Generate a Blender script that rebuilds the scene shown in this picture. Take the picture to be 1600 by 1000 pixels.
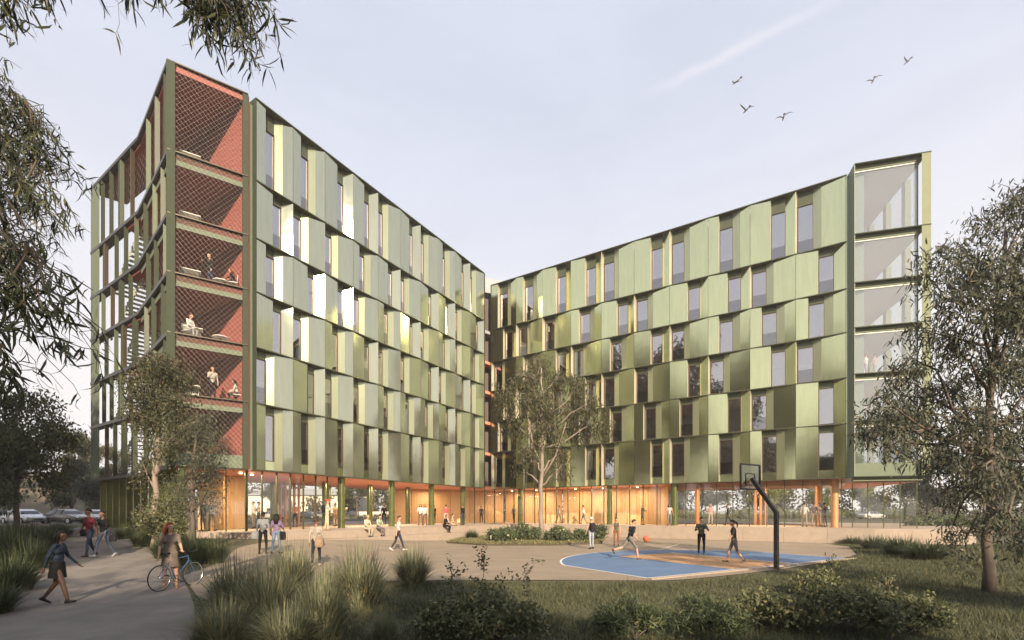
import bpy, bmesh, math, random
import numpy as np
from mathutils import Vector, Matrix

for o in list(bpy.data.objects):
    bpy.data.objects.remove(o)
R = math.radians
scene = bpy.context.scene
col = scene.collection
rng = np.random.default_rng(11)
random.seed(5)

# ------------------------------------------------------------------ camera
FPX, CX, HZ, EYE = 737.0, 800.0, 802.0, 2.0     # focal length, centre, horizon (1600 px wide), eye height
cam_d = bpy.data.cameras.new('camera')
cam = bpy.data.objects.new('camera', cam_d)
col.objects.link(cam)
cam.location = (0, 0, EYE)
cam.rotation_euler = (R(90), 0, 0)
cam_d.sensor_width = 36.0
cam_d.lens = 36.0 * FPX / 1600.0
cam_d.shift_y = (HZ - 500.0) / 1600.0
cam_d.clip_start = 0.05
cam_d.clip_end = 3000
scene.camera = cam

# ------------------------------------------------------------------ world, sun, exposure
SUN_EL, SUN_X, SUN_Y = R(25.5), 0.255, -0.967      # horizontal direction towards the sun
world = bpy.data.worlds.new('World')
scene.world = world
world.use_nodes = True
wn, wl = world.node_tree.nodes, world.node_tree.links
wn.clear()
w_out = wn.new('ShaderNodeOutputWorld')
w_bg = wn.new('ShaderNodeBackground')
w_bg.inputs['Strength'].default_value = 0.057
w_sky = wn.new('ShaderNodeTexSky')
w_sky.sky_type = 'NISHITA'
w_sky.sun_disc = False
w_sky.sun_elevation = SUN_EL
w_sky.sun_rotation = math.atan2(SUN_X, SUN_Y)
w_sky.air_density = 1.0
w_sky.dust_density = 2.0
w_sky.ozone_density = 1.5
# thin high veil of cloud over the clear sky
w_tc = wn.new('ShaderNodeTexCoord')
w_map = wn.new('ShaderNodeMapping')
w_map.inputs['Scale'].default_value = (1.6, 1.6, 5.0)
w_map.inputs['Rotation'].default_value = (0.2, 0.35, 0.5)
w_no = wn.new('ShaderNodeTexNoise')
w_no.inputs['Scale'].default_value = 1.7
w_no.inputs['Detail'].default_value = 7
w_no.inputs['Roughness'].default_value = 0.6
w_no.inputs['Distortion'].default_value = 0.5
w_rp = wn.new('ShaderNodeMapRange')
w_rp.inputs['From Min'].default_value = 0.3
w_rp.inputs['From Max'].default_value = 0.75
w_rp.inputs['To Min'].default_value = 0.84
w_rp.inputs['To Max'].default_value = 0.95
w_mix = wn.new('ShaderNodeMix')
w_mix.data_type = 'RGBA'
w_mix.inputs['B'].default_value = (9.5, 9.5, 10.3, 1)
wl.new(w_tc.outputs['Generated'], w_map.inputs['Vector'])
wl.new(w_map.outputs['Vector'], w_no.inputs['Vector'])
wl.new(w_no.outputs['Fac'], w_rp.inputs['Value'])
# the veil is optically thicker and warmer towards the horizon
w_sep = wn.new('ShaderNodeSeparateXYZ')
wl.new(w_tc.outputs['Generated'], w_sep.inputs['Vector'])
w_el = wn.new('ShaderNodeMapRange'); w_el.interpolation_type = 'SMOOTHSTEP'
w_el.inputs['From Min'].default_value = 0.0; w_el.inputs['From Max'].default_value = 0.75
wl.new(w_sep.outputs['Z'], w_el.inputs['Value'])
w_vc = wn.new('ShaderNodeMix'); w_vc.data_type = 'RGBA'
w_vc.inputs['A'].default_value = (11.8, 11.1, 10.7, 1); w_vc.inputs['B'].default_value = (8.5, 9.0, 10.6, 1)
wl.new(w_el.outputs['Result'], w_vc.inputs['Factor'])
wl.new(w_vc.outputs['Result'], w_mix.inputs['B'])
w_th = wn.new('ShaderNodeMath'); w_th.operation = 'MULTIPLY_ADD'
wl.new(w_el.outputs['Result'], w_th.inputs[0]); w_th.inputs[1].default_value = -0.16
wl.new(w_rp.outputs['Result'], w_th.inputs[2])
wl.new(w_th.outputs[0], w_mix.inputs['Factor'])
wl.new(w_sky.outputs['Color'], w_mix.inputs['A'])
# one soft vapour trail high on the right
def sky_dir(px, py):
    v = Vector(((px - CX) / FPX, 1.0, (HZ - py) / FPX))
    return v.normalized()
ta, tb_ = sky_dir(1005, 153), sky_dir(1320, -5)
tn = ta.cross(tb_).normalized()
tc_ = (ta + tb_).normalized()
def vdot(vec, src):
    n = wn.new('ShaderNodeVectorMath'); n.operation = 'DOT_PRODUCT'
    n.inputs[1].default_value = vec
    wl.new(src, n.inputs[0])
    return n.outputs['Value']
def wmath(op, a, b=None):
    n = wn.new('ShaderNodeMath'); n.operation = op
    for i, q in enumerate((a, b)):
        if q is None: continue
        if isinstance(q, (int, float)): n.inputs[i].default_value = q
        else: wl.new(q, n.inputs[i])
    return n.outputs[0]
w_n2 = wn.new('ShaderNodeTexNoise')
w_n2.inputs['Scale'].default_value = 22
w_n2.inputs['Detail'].default_value = 5
wl.new(w_tc.outputs['Generated'], w_n2.inputs['Vector'])
off = wmath('MULTIPLY', wmath('SUBTRACT', w_n2.outputs['Fac'], 0.5), 0.018)
dist = wmath('ABSOLUTE', wmath('ADD', vdot(tn, w_tc.outputs['Generated']), off))
band = wn.new('ShaderNodeMapRange'); band.interpolation_type = 'SMOOTHSTEP'
band.inputs['From Min'].default_value = 0.0; band.inputs['From Max'].default_value = 0.011
band.inputs['To Min'].default_value = 1.0; band.inputs['To Max'].default_value = 0.0
wl.new(dist, band.inputs['Value'])
lim = wn.new('ShaderNodeMapRange'); lim.interpolation_type = 'SMOOTHSTEP'
lim.inputs['From Min'].default_value = ta.dot(tc_) - 0.004; lim.inputs['From Max'].default_value = ta.dot(tc_) + 0.012
wl.new(vdot(tc_, w_tc.outputs['Generated']), lim.inputs['Value'])
trail = wmath('MULTIPLY', wmath('MULTIPLY', band.outputs['Result'], lim.outputs['Result']), 0.34)
w_mx2 = wn.new('ShaderNodeMix'); w_mx2.data_type = 'RGBA'
w_mx2.inputs['B'].default_value = (10.2, 9.9, 10.0, 1)
wl.new(trail, w_mx2.inputs['Factor'])
wl.new(w_mix.outputs['Result'], w_mx2.inputs['A'])
wl.new(w_mx2.outputs['Result'], w_bg.inputs['Color'])
wl.new(w_bg.outputs['Background'], w_out.inputs['Surface'])

sun_d = bpy.data.lights.new('sun', 'SUN')
sun_d.energy = 5.0
sun_d.angle = R(0.6)
sun_d.color = (1.0, 0.80, 0.58)
sun = bpy.data.objects.new('sun', sun_d)
col.objects.link(sun)
to_sun = Vector((SUN_X * math.cos(SUN_EL), SUN_Y * math.cos(SUN_EL), math.sin(SUN_EL)))
sun.rotation_euler = to_sun.to_track_quat('Z', 'Y').to_euler()
sun.location = (10, -40, 40)

vs = scene.view_settings
vs.view_transform = 'Standard'
vs.look = 'None'
vs.gamma = 1.0
vs.exposure = 0.9
vs.use_curve_mapping = False
cy = scene.cycles
cy.use_denoising = True
cy.max_bounces = 6
cy.diffuse_bounces = 3
cy.glossy_bounces = 4
cy.transmission_bounces = 6
cy.transparent_max_bounces = 9
cy.sample_clamp_indirect = 6.0
cy.caustics_reflective = False
cy.caustics_refractive = False

# ------------------------------------------------------------------ materials
MATS = {}
def mat(name, base, rough=0.6, metal=0.0, var=0.0, vscale=3.0, bump=0.0, bscale=40.0, spec=0.5,
        emit=None, estr=0.0, stretch=(1, 1, 1), base2=None, coat=0.0):
    """Principled material: two tones mixed by noise, roughness wear, fine relief."""
    m = bpy.data.materials.new(name)
    m.use_nodes = True
    nt = m.node_tree
    b = nt.nodes['Principled BSDF']
    b.inputs['Base Color'].default_value = (*base, 1)
    b.inputs['Roughness'].default_value = rough
    b.inputs['Metallic'].default_value = metal
    b.inputs['Specular IOR Level'].default_value = spec
    b.inputs['Coat Weight'].default_value = coat
    if emit:
        b.inputs['Emission Color'].default_value = (*emit, 1)
        b.inputs['Emission Strength'].default_value = estr
    if var or bump or base2:
        tc = nt.nodes.new('ShaderNodeTexCoord')
        mp = nt.nodes.new('ShaderNodeMapping')
        mp.inputs['Scale'].default_value = stretch
        nt.links.new(tc.outputs['Object'], mp.inputs['Vector'])
        n1 = nt.nodes.new('ShaderNodeTexNoise')
        n1.inputs['Scale'].default_value = vscale
        n1.inputs['Detail'].default_value = 6
        n1.inputs['Roughness'].default_value = 0.65
        nt.links.new(mp.outputs['Vector'], n1.inputs['Vector'])
        if var or base2:
            mx = nt.nodes.new('ShaderNodeMix')
            mx.data_type = 'RGBA'
            hi = base2 if base2 else tuple(min(1, c * (1 + var)) for c in base)
            lo = base if base2 else tuple(c * (1 - var) for c in base)
            mx.inputs['A'].default_value = (*lo, 1)
            mx.inputs['B'].default_value = (*hi, 1)
            mr = nt.nodes.new('ShaderNodeMapRange')
            mr.inputs['From Min'].default_value = 0.32
            mr.inputs['From Max'].default_value = 0.68
            nt.links.new(n1.outputs['Fac'], mr.inputs['Value'])
            nt.links.new(mr.outputs['Result'], mx.inputs['Factor'])
            nt.links.new(mx.outputs['Result'], b.inputs['Base Color'])
            mr2 = nt.nodes.new('ShaderNodeMapRange')
            mr2.inputs['To Min'].default_value = max(0.02, rough - 0.06)
            mr2.inputs['To Max'].default_value = min(1, rough + 0.06)
            nt.links.new(n1.outputs['Fac'], mr2.inputs['Value'])
            nt.links.new(mr2.outputs['Result'], b.inputs['Roughness'])
        if bump:
            n2 = nt.nodes.new('ShaderNodeTexNoise')
            n2.inputs['Scale'].default_value = bscale
            n2.inputs['Detail'].default_value = 4
            nt.links.new(mp.outputs['Vector'], n2.inputs['Vector'])
            bp = nt.nodes.new('ShaderNodeBump')
            bp.inputs['Strength'].default_value = bump
            bp.inputs['Distance'].default_value = 0.02
            nt.links.new(n2.outputs['Fac'], bp.inputs['Height'])
            nt.links.new(bp.outputs['Normal'], b.inputs['Normal'])
    MATS[name] = m
    return m

def glass_mat(name, tint=(1, 1, 1), refl=1.6, rough=0.0):
    """Thin pane: sees through, mirrors more towards grazing angles."""
    m = bpy.data.materials.new(name)
    m.use_nodes = True
    nt = m.node_tree
    nt.nodes.clear()
    out = nt.nodes.new('ShaderNodeOutputMaterial')
    tr = nt.nodes.new('ShaderNodeBsdfTransparent')
    tr.inputs['Color'].default_value = (*tint, 1)
    gl = nt.nodes.new('ShaderNodeBsdfGlossy')
    gl.inputs['Roughness'].default_value = rough
    gl.inputs['Color'].default_value = (0.95, 0.95, 0.97, 1)
    f0 = ((refl - 1) / (refl + 1)) ** 2
    ge = nt.nodes.new('ShaderNodeNewGeometry')
    dt = nt.nodes.new('ShaderNodeVectorMath'); dt.operation = 'DOT_PRODUCT'
    nt.links.new(ge.outputs['Normal'], dt.inputs[0]); nt.links.new(ge.outputs['Incoming'], dt.inputs[1])
    def mth(op, a, b):
        n = nt.nodes.new('ShaderNodeMath'); n.operation = op
        for i, q in enumerate((a, b)):
            if isinstance(q, (int, float)): n.inputs[i].default_value = q
            else: nt.links.new(q, n.inputs[i])
        return n.outputs[0]
    ab = mth('ABSOLUTE', dt.outputs['Value'], 0.0)
    pw = mth('POWER', mth('SUBTRACT', 1.0, ab), 5.0)
    fac = mth('ADD', f0, mth('MULTIPLY', pw, 1 - f0))
    mx = nt.nodes.new('ShaderNodeMixShader')
    nt.links.new(fac, mx.inputs['Fac'])
    nt.links.new(tr.outputs['BSDF'], mx.inputs[1])
    nt.links.new(gl.outputs['BSDF'], mx.inputs[2])
    nt.links.new(mx.outputs['Shader'], out.inputs['Surface'])
    MATS[name] = m
    return m

def leaf_mat(name, c1, c2, rough=0.5, trans=0.25):
    """Foliage: colour differs from leaf to leaf, some light passes through."""
    m = bpy.data.materials.new(name)
    m.use_nodes = True
    nt = m.node_tree
    b = nt.nodes['Principled BSDF']
    out = [n for n in nt.nodes if n.type == 'OUTPUT_MATERIAL'][0]
    g = nt.nodes.new('ShaderNodeNewGeometry')
    rp = nt.nodes.new('ShaderNodeValToRGB')
    e = rp.color_ramp.elements
    e[0].color = (*c1, 1)
    e[1].color = (*c2, 1)
    e.new(0.93).color = (*c2, 1)
    e.new(0.97).color = (c2[0] * 1.5, c2[1] * 1.12, c2[2] * 0.8, 1)
    nt.links.new(g.outputs['Random Per Island'], rp.inputs['Fac'])
    nt.links.new(rp.outputs['Color'], b.inputs['Base Color'])
    b.inputs['Roughness'].default_value = rough
    b.inputs['Specular IOR Level'].default_value = 0.35
    tl = nt.nodes.new('ShaderNodeBsdfTranslucent')
    nt.links.new(rp.outputs['Color'], tl.inputs['Color'])
    mx = nt.nodes.new('ShaderNodeMixShader')
    mx.inputs['Fac'].default_value = trans
    nt.links.new(b.outputs['BSDF'], mx.inputs[1])
    nt.links.new(tl.outputs['BSDF'], mx.inputs[2])
    nt.links.new(mx.outputs['Shader'], out.inputs['Surface'])
    MATS[name] = m
    return m

def metal_mat(name, base, rough, diff=0.3, tint=None):
    """Satin coated metal: a soft mirror lobe over a matt coat, gently uneven sheet."""
    m = bpy.data.materials.new(name)
    m.use_nodes = True
    nt = m.node_tree
    nt.nodes.clear()
    out = nt.nodes.new('ShaderNodeOutputMaterial')
    tc = nt.nodes.new('ShaderNodeTexCoord')
    n1 = nt.nodes.new('ShaderNodeTexNoise'); n1.inputs['Scale'].default_value = 1.4; n1.inputs['Detail'].default_value = 7; n1.inputs['Roughness'].default_value = 0.7
    n2 = nt.nodes.new('ShaderNodeTexNoise'); n2.inputs['Scale'].default_value = 0.9; n2.inputs['Detail'].default_value = 1
    mx = nt.nodes.new('ShaderNodeMix'); mx.data_type = 'RGBA'
    mx.inputs['A'].default_value = (*[c * 0.80 for c in base], 1); mx.inputs['B'].default_value = (*[c * 1.16 for c in base], 1)
    bp = nt.nodes.new('ShaderNodeBump'); bp.inputs['Strength'].default_value = 0.35; bp.inputs['Distance'].default_value = 0.02
    df = nt.nodes.new('ShaderNodeBsdfDiffuse')
    gl = nt.nodes.new('ShaderNodeBsdfGlossy'); gl.distribution = 'BECKMANN'
    gl.inputs['Roughness'].default_value = rough
    ms = nt.nodes.new('ShaderNodeMixShader'); ms.inputs['Fac'].default_value = 1 - diff
    L = nt.links.new
    mp = nt.nodes.new('ShaderNodeMapping'); mp.inputs['Scale'].default_value = (3.0, 3.0, 0.35)
    L(tc.outputs['Object'], mp.inputs['Vector'])
    L(mp.outputs['Vector'], n1.inputs['Vector']); L(tc.outputs['Object'], n2.inputs['Vector'])
    L(n1.outputs['Fac'], mx.inputs['Factor'])
    L(n2.outputs['Fac'], bp.inputs['Height'])
    L(mx.outputs['Result'], df.inputs['Color']); L(mx.outputs['Result'], gl.inputs['Color'])
    L(bp.outputs['Normal'], gl.inputs['Normal'])
    L(df.outputs['BSDF'], ms.inputs[1]); L(gl.outputs['BSDF'], ms.inputs[2])
    L(ms.outputs['Shader'], out.inputs['Surface'])
    MATS[name] = m
metal_mat('metal_panel', (0.64, 0.67, 0.385), 0.17, 0.03)
metal_mat('metal_panel_sage', (0.43, 0.455, 0.35), 0.145, 0.15)
metal_mat('reveal_panel', (0.40, 0.43, 0.29), 0.3, 0.4)
mat('metal_panel_deep', (0.27, 0.35, 0.20), rough=0.28, metal=0.88, var=0.08, vscale=1.2, bump=0.05, bscale=3.0)
mat('return_panel', (0.48, 0.45, 0.34), rough=0.45, metal=0.3, var=0.05)
mat('ledge_metal', (0.12, 0.13, 0.08), rough=0.4, metal=0.7, var=0.1)
mat('dark_frame', (0.07, 0.06, 0.045), rough=0.38, metal=0.7, var=0.12)
mat('end_frame', (0.05, 0.062, 0.04), rough=0.7, spec=0.15, metal=0.0, var=0.1, bump=0.04, bscale=3)
mat('pale_green', (0.15, 0.185, 0.13), rough=0.65, spec=0.2, metal=0.0, var=0.06)
mat('bronze', (0.12, 0.095, 0.06), rough=0.4, metal=0.6)
mat('mullion', (0.10, 0.10, 0.055), rough=0.4, metal=0.6)
mat('column_green', (0.22, 0.26, 0.10), rough=0.25, metal=0.85, var=0.1)
mat('column_copper', (0.62, 0.33, 0.16), rough=0.4, metal=0.35, var=0.08)
mat('red_wall', (0.30, 0.098, 0.08), rough=0.75, var=0.08, vscale=1.5)
mat('salmon', (0.74, 0.31, 0.21), rough=0.55, var=0.06)
mat('salmon_edge', (0.72, 0.27, 0.17), rough=0.5)
mat('timber', (0.58, 0.38, 0.19), rough=0.5, var=0.14, vscale=2.2, stretch=(6, 6, 0.4))
mat('timber_light', (0.64, 0.46, 0.26), rough=0.5, var=0.1, vscale=2.2, stretch=(6, 6, 0.4))
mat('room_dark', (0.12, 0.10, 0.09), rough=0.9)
mat('room_white', (0.78, 0.76, 0.72), rough=0.7)
mat('room_grey', (0.42, 0.40, 0.38), rough=0.8)
mat('roof_grey', (0.35, 0.36, 0.37), rough=0.7, var=0.05)
mat('stair_green', (0.50, 0.55, 0.42), rough=0.5)
mat('wire', (0.75, 0.68, 0.6), rough=0.35, metal=0.6)
mat('concrete', (0.36, 0.295, 0.235), rough=0.85, var=0.09, vscale=2.0, bump=0.15, bscale=30)
mat('floor_in', (0.45, 0.36, 0.26), rough=0.35, var=0.06)
mat('paving', (0.27, 0.22, 0.165), rough=0.8, var=0.16, vscale=0.55, bump=0.12, bscale=25, stretch=(1, 2.2, 1))
mat('path_concrete', (0.20, 0.18, 0.16), rough=0.9, var=0.20, vscale=0.9, bump=0.35, bscale=60)
mat('asphalt', (0.06, 0.06, 0.062), rough=0.9, var=0.15, vscale=5, bump=0.2, bscale=90)
mat('court_blue', (0.10, 0.175, 0.31), rough=0.75, var=0.16, vscale=1.1, bump=0.1, bscale=120)
mat('court_blue_deep', (0.035, 0.10, 0.34), rough=0.7, var=0.08, vscale=2, bump=0.1, bscale=120)
mat('court_orange', (0.44, 0.25, 0.13), rough=0.75, var=0.15, vscale=1.1, bump=0.1, bscale=120)
mat('court_green', (0.21, 0.215, 0.14), rough=0.8, var=0.08, vscale=2, bump=0.1, bscale=120)
mat('paint_white', (0.78, 0.76, 0.72), rough=0.7, var=0.05, vscale=20)
mat('soil_grass', (0.055, 0.058, 0.03), rough=0.95, var=0.0, vscale=1.1, bump=0.5, bscale=30, base2=(0.10, 0.088, 0.045))
mat('mulch', (0.075, 0.06, 0.04), rough=0.95, var=0.3, vscale=8, bump=0.5, bscale=40)
mat('hill_earth', (0.16, 0.11, 0.075), rough=0.95, vscale=0.3, bump=0.4, bscale=6, base2=(0.085, 0.085, 0.045))
mat('bark_pale', (0.30, 0.25, 0.205), rough=0.85, vscale=3.0, bump=0.6, bscale=14, stretch=(1, 1, 0.25), base2=(0.22, 0.175, 0.14))
mat('bark_dark', (0.15, 0.12, 0.095), rough=0.9, vscale=4.0, bump=0.7, bscale=16, stretch=(1, 1, 0.25), base2=(0.075, 0.06, 0.05))
mat('black_metal', (0.018, 0.018, 0.018), rough=0.45, metal=0.2)
mat('chrome', (0.7, 0.7, 0.7), rough=0.2, metal=1.0)
mat('rubber', (0.012, 0.012, 0.012), rough=0.8)
mat('house_wall', (0.80, 0.74, 0.63), rough=0.85, var=0.06)
mat('bird_grey', (0.34, 0.33, 0.36), rough=0.7)
mat('bird_white', (0.40, 0.39, 0.40), rough=0.7)
mat('furn_white', (0.66, 0.66, 0.60), rough=0.6)
mat('lamp_glow', (1, 0.8, 0.5), emit=(1.0, 0.72, 0.40), estr=6.0)
glass_mat('window_glass', tint=(0.88, 0.88, 0.88), refl=3.9)
glass_mat('balustrade_glass', tint=(0.8, 0.8, 0.8), refl=1.9)
glass_mat('shop_glass', tint=(0.97, 0.97, 0.95), refl=1.62)
glass_mat('corner_glass', tint=(0.93, 0.95, 0.94), refl=2.4)
glass_mat('board_glass', tint=(0.9, 0.93, 0.92), refl=1.5)
leaf_mat('leaf_gum', (0.03, 0.038, 0.018), (0.105, 0.105, 0.05))
leaf_mat('leaf_gum_grey', (0.04, 0.05, 0.037), (0.135, 0.142, 0.095))
leaf_mat('leaf_dark', (0.022, 0.033, 0.014), (0.07, 0.085, 0.03))
leaf_mat('leaf_hill', (0.05, 0.055, 0.022), (0.13, 0.12, 0.05))
leaf_mat('leaf_near', (0.018, 0.028, 0.018), (0.075, 0.085, 0.038), rough=0.42, trans=0.15)
leaf_mat('leaf_bright', (0.12, 0.15, 0.04), (0.32, 0.34, 0.11), trans=0.4)
leaf_mat('leaf_street', (0.035, 0.048, 0.02), (0.12, 0.13, 0.055))
leaf_mat('leaf_shrub', (0.07, 0.085, 0.04), (0.20, 0.21, 0.105))
leaf_mat('leaf_hedge', (0.05, 0.075, 0.04), (0.15, 0.185, 0.09))
leaf_mat('blade_tussock', (0.11, 0.125, 0.075), (0.30, 0.31, 0.19), rough=0.6)
leaf_mat('blade_lomandra', (0.035, 0.052, 0.024), (0.11, 0.135, 0.065), rough=0.55)
leaf_mat('blade_lawn', (0.05, 0.064, 0.034), (0.15, 0.16, 0.088), rough=0.7)
leaf_mat('leaf_weep', (0.03, 0.036, 0.017), (0.125, 0.125, 0.06))
leaf_mat('leaf_cover', (0.12, 0.13, 0.06), (0.26, 0.24, 0.12))
leaf_mat('petal', (0.60, 0.55, 0.28), (0.75, 0.72, 0.48))

# ------------------------------------------------------------------ mesh helpers
class MB:
    def __init__(self):
        self.v, self.f, self.m = [], [], []
    def add(self, vs, fs, mi=0):
        k = len(self.v)
        self.v.extend([tuple(p) for p in vs])
        for f in fs:
            self.f.append(tuple(i + k for i in f))
            self.m.append(mi)
        return self
    def prism(self, poly, z0, z1, mi=0):
        """vertical prism over a plan polygon (anticlockwise); z0/z1 numbers"""
        a = sum(poly[i][0] * poly[(i + 1) % len(poly)][1] - poly[(i + 1) % len(poly)][0] * poly[i][1] for i in range(len(poly)))
        if a < 0:
            poly = poly[::-1]
        n = len(poly)
        vs = [(p[0], p[1], z0) for p in poly] + [(p[0], p[1], z1) for p in poly]
        fs = [tuple(range(n - 1, -1, -1)), tuple(range(n, 2 * n))]
        fs += [(i, (i + 1) % n, n + (i + 1) % n, n + i) for i in range(n)]
        return self.add(vs, fs, mi)
    def box(self, c, s, rz=0.0, mi=0):
        ca, sa = math.cos(rz), math.sin(rz)
        poly = []
        for dx, dy in ((-1, -1), (1, -1), (1, 1), (-1, 1)):
            x, y = dx * s[0] / 2, dy * s[1] / 2
            poly.append((c[0] + x * ca - y * sa, c[1] + x * sa + y * ca))
        return self.prism(poly, c[2] - s[2] / 2, c[2] + s[2] / 2, mi)
    def plate(self, a, b, t, z0, z1, mi=0):
        """upright plate between plan points a and b, thickness t to its right-hand side"""
        a, b = np.array(a, float), np.array(b, float)
        d = (b - a) / max(1e-9, np.linalg.norm(b - a))
        n = np.array([d[1], -d[0]]) * t
        return self.prism([a, b, b + n, a + n], z0, z1, mi)
    def tube(self, pts, rad, n=8, mi=0, cap=True):
        pts = [np.array(p, float) for p in pts]
        if np.isscalar(rad):
            rad = [rad] * len(pts)
        vs, fs = [], []
        up = np.array([0.13, 0.27, 0.95])
        for i, p in enumerate(pts):
            t = pts[min(i + 1, len(pts) - 1)] - pts[max(i - 1, 0)]
            t = t / max(1e-9, np.linalg.norm(t))
            if i == 0:
                u = np.cross(t, up)
                if np.linalg.norm(u) < 0.05:
                    u = np.cross(t, [1, 0, 0])
            else:
                u = u - t * np.dot(u, t)
            u = u / max(1e-9, np.linalg.norm(u))
            w = np.cross(t, u)
            for k in range(n):
                a = 2 * math.pi * k / n
                vs.append(p + rad[i] * (math.cos(a) * u + math.sin(a) * w))
        for i in range(len(pts) - 1):
            for k in range(n):
                a, b = i * n + k, i * n + (k + 1) % n
                fs.append((a, b, b + n, a + n))
        if cap:
            fs.append(tuple(range(n - 1, -1, -1)))
            q = (len(pts) - 1) * n
            fs.append(tuple(range(q, q + n)))
        return self.add(vs, fs, mi)
    def ellipsoid(self, c, r, nu=12, nv=8, mi=0):
        vs, fs = [], []
        for j in range(nv + 1):
            th = math.pi * j / nv
            for i in range(nu):
                ph = 2 * math.pi * i / nu
                vs.append((c[0] + r[0] * math.sin(th) * math.cos(ph), c[1] + r[1] * math.sin(th) * math.sin(ph), c[2] + r[2] * math.cos(th)))
        for j in range(nv):
            for i in range(nu):
                a, b = j * nu + i, j * nu + (i + 1) % nu
                fs.append((a, a + nu, b + nu, b))
        return self.add(vs, fs, mi)
    def mesh(self, name, mats, smooth=False):
        me = bpy.data.meshes.new(name)
        me.from_pydata(self.v, [], self.f)
        for m in (mats if isinstance(mats, (list, tuple)) else [mats]):
            me.materials.append(MATS[m] if isinstance(m, str) else m)
        if any(self.m):
            me.polygons.foreach_set('material_index', self.m)
        if smooth:
            me.polygons.foreach_set('use_smooth', [True] * len(me.polygons))
        me.update()
        return me
    def build(self, name, mats, parent=None, smooth=False, **tags):
        return put(name, self.mesh(name, mats, smooth), parent, **tags)

def put(name, data, parent=None, loc=None, rz=0.0, local=False, **tags):
    """Link an object; world-space meshes under a parent are set back by the parent's place."""
    o = bpy.data.objects.new(name, data)
    col.objects.link(o)
    if parent is not None:
        o.parent = parent
        if not local:
            if parent.parent is None and parent.type == 'EMPTY':
                o.location = -Vector(parent.location)
    if loc is not None:
        o.location = loc
    if rz:
        o.rotation_euler = (0, 0, rz)
    for k, v in tags.items():
        o[k] = v
    return o

def thing(name, label, category, loc=(0, 0, 0), rz=0.0, group=None):
    o = put(name, None, None, loc, rz, label=label, category=category)
    o.empty_display_size = 0.3
    if group:
        o['group'] = group
    return o

def copy_tree(o, parent=None):
    c = o.copy()
    col.objects.link(c)
    c.parent = parent
    for ch in list(o.children):
        copy_tree(ch, c)
    return c

def np_mesh(name, verts, faces, mats, smooth=False, mi=None):
    me = bpy.data.meshes.new(name)
    verts = np.asarray(verts, np.float32)
    faces = np.asarray(faces, np.int32)
    k = faces.shape[1]
    me.vertices.add(len(verts))
    me.vertices.foreach_set('co', verts.ravel())
    me.loops.add(faces.size)
    me.loops.foreach_set('vertex_index', faces.ravel())
    me.polygons.add(len(faces))
    me.polygons.foreach_set('loop_start', np.arange(0, faces.size, k, dtype=np.int32))
    me.polygons.foreach_set('loop_total', np.full(len(faces), k, np.int32))
    for m in (mats if isinstance(mats, (list, tuple)) else [mats]):
        me.materials.append(MATS[m])
    if mi is not None:
        me.polygons.foreach_set('material_index', mi)
    if smooth:
        me.polygons.foreach_set('use_smooth', np.ones(len(faces), bool))
    me.update(calc_edges=True)
    me.validate()
    return me

# ------------------------------------------------------------------ ground heights
def sstep(a, b, x):
    t = min(1.0, max(0.0, (x - a) / (b - a)))
    return t * t * (3 - 2 * t)

LP0 = np.array([-14.3, 26.4]); LD = np.array([math.sin(R(31.2)), math.cos(R(31.2))]); LN = np.array([LD[1], -LD[0]])
RP0 = np.array([-2.1, 48.0]); RDv = np.array([0.848, -0.530]); RD = RDv / np.linalg.norm(RDv); RN = np.array([RD[1], -RD[0]])
LLEN, RLEN = 22.4, 29.5
def LF(s, d): return LP0 + LD * s - LN * d        # left wing: s along, d inwards
def RF(s, d): return RP0 + RD * s - RN * d        # right wing
TERR = 1.0                                        # terrace level
C0 = np.array([-14.6, 26.1]); C1 = np.array([-17.6, 24.1]); C2 = np.array([-23.1, 29.1]); C3 = np.array([-30.1, 33.7])
E0 = np.array([22.9, 31.5]); E1 = np.array([27.0, 30.4])
TOFF = 3.2
terr_poly = [LF(-0.6, -TOFF), LF(19.0, -TOFF), np.array([-0.6, 42.6]), RF(5.0, -2.6), RF(8.0, -1.6), RF(30.3, -1.6),
             E1 + np.array([0.9, -1.3]), np.array([31.0, 31.5]), np.array([40.0, 46.0]), np.array([10.0, 66.0]), np.array([-22.0, 58.0]),
             np.array([-32.0, 37.0]), C3 + np.array([0.8, 0.4]), C2 + np.array([0.7, 0.7]), C1 + np.array([0.5, 0.6])]
def inside(p, poly):
    c = False
    n = len(poly)
    for i in range(n):
        a, b = poly[i], poly[(i + 1) % n]
        if (a[1] > p[1]) != (b[1] > p[1]) and p[0] < (b[0] - a[0]) * (p[1] - a[1]) / (b[1] - a[1]) + a[0]:
            c = not c
    return c
def gz(x, y):
    w = sstep(-4.0, -14.0, x) if x < -4 else 0.0
    z = min(0.93, max(-0.2, (y - 12.5) * 0.058)) * w
    z = max(z, 0.93 * sstep(44, 58, y)) if y > 44 else z
    if x > 14:
        z += 0.35 * sstep(14, 24, x) * sstep(8, 14, y) * (1 - sstep(22, 30, y))
        z = max(z, 0.6 * sstep(30, 40, x))
    return z
def surf(x, y):
    return TERR if inside((x, y), terr_poly) else gz(x, y)
def W(px, py, d):
    """point seen at photo pixel (px, py) at depth d"""
    return np.array([(px - CX) / FPX * d, d, EYE + (HZ - py) / FPX * d])
def ground_at(px, py, z=None):
    if z is not None:
        d = (EYE - z) * FPX / (py - HZ)
        return np.array([(px - CX) / FPX * d, d, z])
    last = None
    for i in range(900):
        d = 5 + i * 0.06
        p = W(px, py, d)
        if p[2] <= surf(p[0], p[1]):
            return np.array([p[0], p[1], surf(p[0], p[1])])
    return p
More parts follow.
